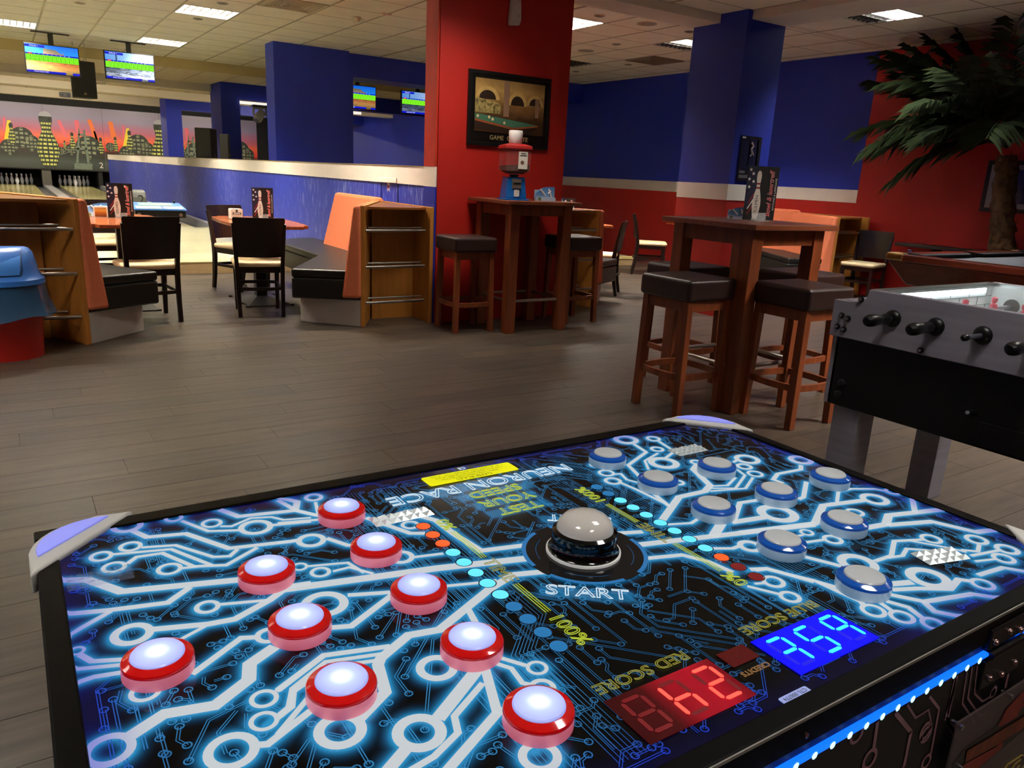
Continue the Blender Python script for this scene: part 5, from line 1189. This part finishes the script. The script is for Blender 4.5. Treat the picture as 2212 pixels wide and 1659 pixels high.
for it in range(14000):
    x, y = RR.uniform(ax0 + .01, ax1 - .01), RR.uniform(ay0 + .01, ay1 - .01)
    cen = abs(x - .614) < .24
    ang = RR.choice((90, 90, 90, 45, 135, 0)) if cen else RR.choice((90, 90, 60, 120, 0, 45))
    P = [(x, y)]; L = RR.choice((.012, .02, .03, .05, .09, .14)) if ang != 90 else RR.choice((.03, .06, .1, .16, .22))
    for s in range(RR.choice((1, 2, 2, 3))):
        a = math.radians(ang); x += L * math.cos(a); y += L * math.sin(a); P.append((x, y)); ang += RR.choice((-45, 45)); L = RR.choice((.01, .018, .03, .06))
    if any(not (ax0 + .006 < p[0] < ax1 - .006 and ay0 + .006 < p[1] < ay1 - .006) for p in P): continue
    if min(dsample(*p) for p in (P[0], P[-1])) < .004: continue
    if not free(P): continue
    cnt += 1
    for sd in (-.0013, .0013): ft.strip(P, .0009, ZT + .0004, fcol, .03, sd)
    for p in (P[0], P[-1]):
        if RR.random() < .85: ft.ring(p[0], p[1], .0045, .0031, ZT + .0005, fcol, 12)
    if cnt > 1250: break
for k in range(7):   # long parallel buses beside the centre
    for x0, s in ((.335, 1), (.86, -1), (.40, 1), (.80, -1)):
        x = x0 + s * k * .0052; ft.strip([(x, ay0 + .02), (x, .58), (x + s * .05, .63), (x + s * .05, ay1 - .03)], .0009, ZT + .0003, fcol, .03)
ft.obj('fine_circuit_lines', attr_mat('backlit_fine_print', 'ink', .12, .85, .25, .003))['kind'] = 'stuff'
# ---- circle round the start button
st = Ink(); blk = tuple(lin('050507')[:3]); bl = tuple(np.array(lin('2f7ec0')[:3]))
def arc(r0, r1, a0, a1, z, col):
    n0 = len(st.v); n = 26
    for k in range(n + 1):
        a = math.radians(a0 + (a1 - a0) * k / n)
        for r in (r0, r1): st.v.append((.614 + r * math.cos(a) - ROOT.x, .728 + r * math.sin(a) - ROOT.y, z)); st.c.append(col)
    st.f.extend([(n0 + 2 * k, n0 + 2 * k + 1, n0 + 2 * k + 3, n0 + 2 * k + 2) for k in range(n)])
arc(.001, .086, 0, 360, ZT + .0013, blk)
for a0 in (20, 110, 200, 290): arc(.080, .086, a0, a0 + 70, ZT + .0016, bl); arc(.066, .067, a0 + 10, a0 + 60, ZT + .0016, tuple(np.array(bl) * .4))
st.obj('start_circle', mInk)
# ---- lettering on the panel
mLW = mat('letter_white', '000000', .2, emit='d8ecf8', es=.9); mLY = mat('letter_yellow', '000000', .2, emit='c8d83a', es=.75); mLYd = mat('letter_yellow_dim', '000000', .2, emit='b8b040', es=.55); mLO = mat('letter_orange', '000000', .2, emit='c08a50', es=.5)
def TM(x, y, ang, z=.0018):
    a = math.radians(ang); return basis((x - ROOT.x, y - ROOT.y, ZT + z), (math.cos(a), math.sin(a), 0), (-math.sin(a), math.cos(a), 0))
text('title_lettering', 'NEURON RACE', TM(.615, .995, 180), .043, mLW, gt, outline=.0008, sx=1.15)
for s, y in (('TEST', .889), ('YOUR', .924), ('SPEED', .960)): text('slogan_lettering', s, TM(.613, y, 180), .032, mLY, gt, outline=.0007, sx=1.1)
text('start_lettering', 'START', TM(.551, .642, -36), .032, mLW, gt, outline=.0007, sx=1.1)
text('start_lettering', 'START', TM(.672, .814, 147), .030, mLW, gt, outline=.0007, sx=1.1)
for x, an, seq in ((.484, -90, (('0%', .887), ('TIME', .739), ('100%', .59))), (.744, 90, (('100%', .877), ('TIME', .727), ('0%', .578)))):
    for s, y in seq: text('meter_lettering', s, TM(x, y, an), .027, mLY if s != 'TIME' else mLYd, gt, outline=.0006, sx=1.1)
    for y0_, y1_ in (((.863, .777), (.701, .630)) if x < .6 else ((.837, .766), (.689, .601))):
        for k in (-1, 0, 1): B_().box(x + k * .0035 - .0006, x + k * .0035 + .0006, y1_, y0_, ZT + .0016, ZT + .0019).obj('meter_bar', mLY, gt)
text('score_lettering', 'RED SCORE', TM(.505, .491, 180), .021, mLYd, gt, outline=.0005, sx=1.15)
text('score_lettering', 'BLUE SCORE', TM(.722, .490, 180), .021, mLYd, gt, outline=.0005, sx=1.12)
text('credits_lettering', 'CREDITS', TM(.614, .4355, 180), .010, mLO, gt, outline=.0003, sx=1.1)
# ---- rule sticker, serial tag
B_().prism(rrect(.529, .700, 1.021, 1.0585, .004, 3), ZT + .001, ZT + .0018).obj('rules_sticker', mat('sticker_yellow', 'd8d800', .3, emit='e6e600', es=.55), gt)
mTxt = mat('sticker_black', '141200', .5)
text('rules_lettering', 'GAME RULES', TM(.614, 1.0275, 180, .0021), .0115, mTxt, gt, sx=1.05)
for s, y in (('1. INSERT COIN 2. PRESS START BUTTON', 1.0365), ('3. HIT A LIT LIGHT BUTTON = SCORE 1 POINT', 1.0445), ('4. HIT AN UNLIT LIGHT BUTTON = LOSE 1 POINT', 1.0525)): text('rules_lettering', s, TM(.614, y, 180, .0021), .0068, mTxt, gt, sx=.93)
text('mark_lettering', 'CE', TM(.612, 1.068, 180), .012, mLW, gt, outline=.0003)
B_().prism(rrect(.5945, .6365, .3825, .3915, .002, 3), ZT + .0012, ZT + .002).obj('serial_tag', mat('tag_blue_white', '9aa8e0', .4, emit='8a9ae0', es=.25), gt)
text('serial_lettering', 'CTL 000774', TM(.6155, .387, 180, .0024), .0068, mTxt, gt, sx=1.0)
# ---- score displays
def display(name, x0, x1, y0, y1, base, be, segm, ghost, digits, n=3):
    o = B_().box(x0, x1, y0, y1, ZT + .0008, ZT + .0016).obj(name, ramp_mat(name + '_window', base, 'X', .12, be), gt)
    cw = (x1 - x0) / n; w = cw * .52; h = (y1 - y0) * .70; tk = .0050
    for i, lit in enumerate(digits):
        cx = x0 + cw * (i + .5) + .002; cy = (y0 + y1) / 2; sl = .10
        def bar(ax, ay, bx, by, mb):
            a = Vector((cx + ax * w / 2 + ay * h / 2 * sl * 0, cy + ay * h / 2)); b = Vector((cx + bx * w / 2, cy + by * h / 2)); d = (b - a).normalized(); a += d * .0012; b -= d * .0012; nn = Vector((-d.y, d.x)) * tk / 2
            q = [a - d * 0, a + d * tk / 2 + nn, b - d * tk / 2 + nn, b, b - d * tk / 2 - nn, a + d * tk / 2 - nn]; B_().poly([(p.x, p.y, ZT + .0021) for p in q]).obj('lit_segment' if mb else 'unlit_segment', segm if mb else ghost, o)
        S = {'t': (-1, 1, 1, 1), 'm': (-1, 0, 1, 0), 'b': (-1, -1, 1, -1), 'L': (-1, 0, -1, 1), 'R': (1, 0, 1, 1), 'l': (-1, -1, -1, 0), 'r': (1, -1, 1, 0)}
        for k, v in S.items(): bar(*v, k in lit)
    return o
display('red_display', .439, .582, .407, .474, [(0, '2c0508'), (.3, '36060a'), (.5, '7c0a18'), (.8, '8c0a1c'), (1, '5c0812')], .8, mat('segment_red', '200000', .3, emit='ff4a3c', es=2.2), mat('segment_red_off', '300808', .4, emit='7a1018', es=.75), ('', 'Lmlr', 'tRmlb'))  # glow leaking round the lit digits is put into the window colour
display('blue_display', .649, .79, .405, .472, [(0, '0808c8'), (.5, '0a0af0'), (1, '0808c8')], 1.0, mat('segment_blue', '000020', .3, emit='30c8ff', es=2.0), mat('segment_blue_off', '0404a0', .4, emit='0a0ad0', es=.8), ('tRmr', 'tLmrb', 'tLRmr'))
B_().box(.596, .637, .449, .474, ZT + .0008, ZT + .0016).obj('credits_display', mat('credits_window', '481010', .15, emit='5a1616', es=.35), gt)
# ---- meter lamps
def lampmat(name, c, es, core=None): return mat(name, '000000', .2, emit=c, es=es)
mDO = lampmat('lamp_orange', 'ff5a28', 1.3); mDB_ = lampmat('lamp_cyan', '5fd4ff', 1.35); mDd = lampmat('lamp_blue_off', '2f86c8', .75); mDr = lampmat('lamp_red_off', '9a2a2a', .6)
dl = [C2(*p) for p in ((790, 350), (843, 396), (898, 443), (953, 493), (1013, 546), (1076, 603), (1140, 660), (1210, 722), (1283, 787), (1360, 855), (1441, 927), (1526, 1003))]
dr = [C3(*p) for p in ((443, 555), (524, 600), (606, 647), (693, 696), (785, 747), (880, 802), (978, 858), (1080, 915), (1190, 977), (1302, 1040), (1420, 1105), (1545, 1173))]
LY_ = [at(*p, ZT).y for p in dl]; RY_ = [at(*p, ZT).y for p in dr]
xl = sum(at(*p, ZT).x for p in dl) / 12; xr = sum(at(*p, ZT).x for p in dr) / 12
dm = MB().lathe([(.001, .0012), (.0096, .001), (.0101, 0)], 18).mesh('meter_lamp'); rm = MB().lathe([(.0102, .0006), (.0116, .0006)], 18, caps=False).mesh('lamp_rim'); rm.materials.append(mBody)
for xs, ys, cols in ((xl, LY_, [mDO] * 3 + [mDB_] * 5 + [mDd] * 4), (xr, RY_, [mDd] * 2 + [mDB_] * 7 + [mDO] + [mDr] * 2)):
    for y, c in zip(ys, cols):
        me = dm.copy(); me.materials.append(c); o = bpy.data.objects.new('meter_lamp', me); COL.objects.link(o); o.parent = gt; o.location = (xs - ROOT.x, y - ROOT.y, ZT + .0012)
        k = bpy.data.objects.new('lamp_rim', rm); COL.objects.link(k); k.parent = o
# ---- push buttons
def lens_lit():
    m = bpy.data.materials.new('lens_lit'); m.use_nodes = True; nt = m.node_tree; b = nt.nodes['Principled BSDF']; b.inputs['Base Color'].default_value = lin('b8c0e0'); b.inputs['Roughness'].default_value = .18
    tc = nt.nodes.new('ShaderNodeTexCoord'); vm = nt.nodes.new('ShaderNodeVectorMath'); vm.operation = 'MULTIPLY'; vm.inputs[1].default_value = (1, 1, 0)
    vl = nt.nodes.new('ShaderNodeVectorMath'); vl.operation = 'LENGTH'; rp = nt.nodes.new('ShaderNodeValToRGB'); mr = nt.nodes.new('ShaderNodeMapRange'); mr.inputs['From Max'].default_value = .0235
    nt.links.new(tc.outputs['Object'], vm.inputs[0]); nt.links.new(vm.outputs[0], vl.inputs[0]); nt.links.new(vl.outputs['Value'], mr.inputs['Value']); nt.links.new(mr.outputs['Result'], rp.inputs['Fac'])
    el = rp.color_ramp.elements; el[0].position = 0; el[0].color = (1.5, 1.5, 1.5, 1); el[1].position = .95; el[1].color = lin('6f7ed0')
    e = el.new(.26); e.color = (.85, .92, 1.0, 1); e = el.new(.55); e.color = lin('9fb4ea')
    nt.links.new(rp.outputs['Color'], b.inputs['Emission Color']); b.inputs['Emission Strength'].default_value = .8
    return m
mColR = mat('collar_pink', 'e8a0a8', .25, emit='e85a78', es=.38); mRingR = mat('button_ring_red', 'b80c0c', .12, emit='c80808', es=.25, coat=.6); mLensL = lens_lit()
mColB = mat('collar_white', 'c9d4dc', .25, emit='6aa0c8', es=.18); mRingB = mat('button_ring_blue', '0a4aa0', .12, emit='0a50b0', es=.18, coat=.6); mLensU = mat('lens_unlit', 'b9bec0', .22, emit='808890', es=.2, coat=.3)
cM = MB().lathe([(.0325, .0), (.0335, .002), (.0335, .0135), (.032, .015)], 40).mesh('push_button')
rM = MB().lathe([(.0335, .0136), (.0338, .0150), (.0328, .0172), (.0264, .0200), (.0252, .0203), (.0249, .0180)], 40, caps=False).mesh('button_ring')
lM = MB().lathe([(.0250, .0178), (.0250, .0212), (.0238, .0226), (.014, .0236), (.001, .0239)], 36).mesh('button_lens')
for m in (cM, rM, lM): m.polygons.foreach_set('use_smooth', [True] * len(m.polygons)); m.set_sharp_from_angle(angle=math.radians(40))
def buttons(pts, mats, lab):
    ms = []
    for m, k in zip((cM, rM, lM), mats): q = m.copy(); q.materials.append(k); ms.append(q)
    for u, v in pts:
        p = at(u, v, ZT + .0185); o = bpy.data.objects.new('push_button', ms[0]); COL.objects.link(o); o.parent = gt; o.location = (p.x - ROOT.x, p.y - ROOT.y, ZT + .0012); o['label'] = lab
        for nm, m in (('button_ring', ms[1]), ('button_lens', ms[2])):
            k = bpy.data.objects.new(nm, m); COL.objects.link(k); k.parent = o
buttons(((738, 1097), (813, 1175), (576, 1227), (905, 1268), (648, 1337), (1020, 1380), (340.6, 1418), (738, 1473), (1164, 1528)), (mColR, mRingR, mLensL), 'lit round button with red ring')
buttons(((1313, 982), (1422, 1033), (1549, 1003), (1542, 1091), (1678, 1059), (1690, 1167), (1794, 1026), (1825, 1122), (1867, 1248)), (mColB, mRingB, mLensU), 'unlit round button with blue ring')
sb = bpy.data.objects.new('start_button', MB().lathe([(.047, 0), (.049, .002), (.049, .005), (.046, .008), (.044, .018), (.045, .024), (.044, .031), (.039, .034), (.0385, .028)], 44).mesh('start_button')); sb.data.materials.append(mat('start_black', '060606', .1, coat=.5)); COL.objects.link(sb); sb.parent = gt; sb.location = (.614 - ROOT.x, .731 - ROOT.y, ZT + .0016); sb['label'] = 'large black start button with clear dome'
sb.data.polygons.foreach_set('use_smooth', [True] * len(sb.data.polygons)); sb.data.set_sharp_from_angle(angle=math.radians(40))
MB().lathe([(.0495, .0), (.0512, .0), (.0512, .0035), (.0495, .0035)], 44).obj('base_ring', mat('ring_white', 'd8d8d4', .3, emit='d8d8d4', es=.25), sb)  # plastic ring, no lamp; slight emission lifts its white
MB().lathe([(.0385, .026), (.0385, .036), (.036, .044), (.028, .052), (.015, .0568), (.001, .058)], 44).obj('dome_cap', mat('dome_white', 'bdb8b0', .1, emit='d8d2c8', es=.12, coat=.8), sb, smooth=True)
# ---- prismatic tape patches
mTape = mat('prism_tape', 'd8e2e4', .2, .35, emit='b8d0d8', es=.06)  # reflective tape; slight emission stands in for bright reflections
def tape(x0, y0, x1, y1, nx_, ny_, m, ang=0):
    mb = MB(TI @ Matrix.Translation((x0, y0, 0)) @ Matrix.Rotation(math.radians(ang), 4, 'Z')); dx, dy = (x1 - x0) / nx_, (y1 - y0) / ny_
    for i in range(nx_):
        for j in range(ny_):
            a, b = i * dx, j * dy; h = .0055; z = ZT + .0012
            mb.add([(a, b, z), (a + dx, b, z), (a + dx, b + dy, z), (a, b + dy, z), (a + dx * (.35 if (i + j) % 2 else .65), b + dy * .5, z + h)], [(0, 1, 4), (1, 2, 4), (2, 3, 4), (3, 0, 4)])
    mb.obj('prism_tape', m, gt)
tape(.395, .925, .487, .955, 7, 2, mTape); tape(1.01, .945, 1.085, .98, 6, 3, mTape, 0); tape(1.02, .475, 1.095, .51, 5, 3, mTape, -14)
tape(.014, .93, .085, .965, 7, 3, mat('clear_prism_tape', '8a9ab8', .08, alpha=.22), 0)
# ---- corner caps
mCap = mat('cap_white', 'c6c6c0', .35); mCapL = mat('cap_lavender', '8f96e8', .3, emit='7f86f0', es=.5)
def cap(cx, cy, sx, sy):
    f = lambda x, y: (cx + sx * x - ROOT.x, cy + sy * y - ROOT.y)
    rc = [(.075 - .082 * math.cos(a) , .075 - .082 * math.sin(a)) for a in np.linspace(PI / 2, 0, 9)]
    out = [f(.122, -.007), f(.075, -.007)] + [f(x, y) for x, y in rc] + [f(-.007, .075), f(-.007, .132)]
    mb = MB(); inn = [f(.112, .003)] + [f(x + .01, y + .01) for x, y in ((.075, -.007),)] + [f(.075 - .07 * math.cos(a), .075 - .07 * math.sin(a)) for a in np.linspace(PI / 2, 0, 9)] + [f(.003, .075), f(.003, .122)]
    o = mb.hexa([(x, y, ZT - .022) for x, y in out], [(x, y, ZT + .0065) for x, y in out]).obj('corner_cap', mCap, gt, bevel=.004, seg=3)
    MB().prism([f(.075 - .074 * math.cos(a), .075 - .074 * math.sin(a)) for a in np.linspace(PI / 2 + .2, -.2, 11)], ZT + .0066, ZT + .0092).obj('cap_light', mCapL, o, bevel=.001)
cap(XL, YF, 1, -1); cap(XR, YF, -1, -1); cap(XR, YN, -1, 1); cap(XL, YN, 1, 1)
# ---- front side: light strip, hinge plates, circuit print, badge plate
mStrip = mat('blue_led_strip', '001020', .3, emit='0a58ff', es=2.2); mDot = mat('blue_led_dot', '001020', .3, emit='a4ecff', es=2.4); yf = YN
for x0, x1 in ((.0, .962), (1.04, 1.25)): B_().box(x0, x1, yf - .0025, yf + .012, .7475, .7530).obj('led_strip', mStrip, gt, bevel=.002)
lm = MB().lathe([(.001, .0009), (.0040, .0002), (.0045, 0)], 8).mesh('led')
lm.materials.append(mDot)
for k in range(43):
    x = .01 + k * .029
    if .955 < x < 1.045: continue
    o = bpy.data.objects.new('led', lm); COL.objects.link(o); o.parent = gt; o.location = (x - ROOT.x, yf - .0029 - ROOT.y, .750); o.rotation_euler = (PI / 2, 0, 0)
B_().box(XL + .004, XR - .004, yf + .004, yf + .012, .7535, ZT - .035).obj('upper_skirt', mBody, gt)
B_().box(XL + .004, XR - .004, yf + .002, yf + .012, .12, .7465).obj('front_panel', mat('front_black', '07060a', .35), gt)
mPk = mat('print_dusty_pink', '8a6468', .4)
def ftrace(P, w):
    fr_ = MB(TI); P = [Vector(p) for p in P]
    for a, b in zip(P[:-1], P[1:]):
        d = (b - a).normalized(); n = Vector((-d.y, d.x)) * w / 2; a2, b2 = a - d * w * .2, b + d * w * .2
        fr_.poly([(q.x, yf + .0012, q.y) for q in (a2 - n, b2 - n, b2 + n, a2 + n)])
    fr_.obj('front_trace', mPk, gt)
def fring(x, z, ro, ri):
    fr_ = MB(TI)
    for k in range(20):
        a0, a1 = 2 * PI * k / 20, 2 * PI * (k + 1) / 20
        fr_.poly([(x + r * math.cos(a), yf + .0012, z + r * math.sin(a)) for r, a in ((ri, a0), (ro, a0), (ro, a1), (ri, a1))])
    fr_.obj('front_ring', mPk, gt)
FP = lambda x, y: (lambda p: (p.x, p.z))(aty(1990 + x / 4.622, 1300 + y / 4.622, yf))
F6 = lambda x, y: (lambda p: (p.x, p.z))(aty(1650 + x / 3.936, 1250 + y / 3.936, yf))
for f_, w, pts in ((FP, .007, ((350, 780), (270, 1180), (360, 1330))), (FP, .003, ((470, 690), (420, 1020), (520, 1170), (540, 1230))), (FP, .003, ((520, 660), (475, 970), (600, 1150), (660, 1120))), (FP, .003, ((570, 650), (540, 920), (620, 1000), (690, 960))), (FP, .006, ((940, 480), (880, 720), (850, 860))), (F6, .006, ((1130, 1150), (1260, 1310), (1200, 1600))), (F6, .006, ((975, 1230), (945, 1440))), (F6, .003, ((1230, 1080), (1300, 1190), (1410, 1120), (1430, 1230))), (F6, .004, ((1420, 1010), (1500, 1110), (1430, 1490))), (F6, .006, ((1650, 840), (1560, 1190), (1640, 1350)))): ftrace([f_(*p) for p in pts], w)
for f_, x, y, ro, ri in ((F6, 910, 1540, .014, .009), (F6, 1385, 1300, .013, .008), (F6, 1390, 1560, .011, .007), (F6, 800, 1330, .012, .008), (FP, 730, 910, .009, .006), (FP, 60, 1330, .012, .008)): fring(*f_(x, y), ro, ri)
for x, z in ((.3, .68), (.42, .7), (.15, .69), (.2, .62), (.5, .64)): fring(x, z, .016, .010)
for z0, z1, x0, x1, zs in ((.757, .786, .955, 1.06, ((.967, .767), (.999, .772), (1.03, .765))), (.70, .742, .955, 1.06, ((.974, .714), (1.006, .708), (1.037, .715)))):
    o = B_().box(x0, x1, yf - .003, yf + .004, z0, z1).obj('hinge_plate', mBlack, gt, bevel=.002)
    for x, z in zs: B_().lathe([(.0045, 0), (.0045, -.002), (.003, -.004), (.001, -.0045)], 12, (x, yf - .003, z), 'Y').obj('rivet', mat('rivet_copper', 'b08a84', .25, .9), o, smooth=True)
B_().tube([(.96, yf - .004, .750), (1.045, yf - .004, .750)], .005, 8).obj('hinge_pin', mBlack, gt)
B_().lathe([(.003, 0), (.003, -.002), (.001, -.003)], 10, (.601, yf, .780), 'Y').obj('rivet', MATS['rivet_copper'], gt)
pl = B_().box(.897, 1.20, yf - .012, yf - .009, .40, .683).obj('badge_plate', mat('smoked_acrylic', '6a5a58', .1, alpha=.45), gt, bevel=.001)
for x, z in ((.904, .676), (1.027, .673), (1.15, .676), (.93, .605)): B_().lathe([(.004, .010), (.004, -.003), (.001, -.004)], 12, (x, yf - .012, z), 'Y').obj('standoff', mChrome, pl, smooth=True)
def badge(pts, m, nm, d=.013):
    MB(TI).poly([(x, yf - d, z) for x, z in (FP(*p) for p in pts)]).obj(nm, m, pl)
badge(((200, 1659), (215, 1560), (330, 1400), (640, 1190), (900, 870), (1026, 780), (1026, 1150), (700, 1420), (420, 1659)), mat('badge_dark', '120c0c', .3), 'badge_shape', .0125)
badge(((660, 1180), (740, 1020), (900, 850), (1010, 780), (930, 900), (900, 960), (1000, 900), (880, 1020), (850, 1090), (700, 1180)), mat('badge_red', '7a1a16', .35), 'badge_flame', .0132)
badge(((330, 1540), (350, 1420), (560, 1300), (1026, 1020), (1026, 1130), (640, 1370)), mat('badge_rust', '6a3420', .5, noise=.4, nscale=60), 'badge_band', .0136)
badge(((210, 1659), (330, 1550), (640, 1390), (720, 1290), (700, 1400), (380, 1659)), mat('badge_red', '7a1a16', .35), 'badge_flame', .0134)
B_().tube([(lambda q: (q[0], yf - .0135, q[1]))(FP(*p)) for p in ((690, 1659), (760, 1560), (900, 1470), (945, 1480), (930, 1560), (860, 1659))], .0012, 5).tube([(lambda q: (q[0], yf - .0135, q[1]))(FP(*p)) for p in ((760, 1659), (830, 1560), (890, 1510), (880, 1570), (820, 1640))], .0012, 5).obj('badge_lettering', mat('gold_line', '8a7838', .4), pl)
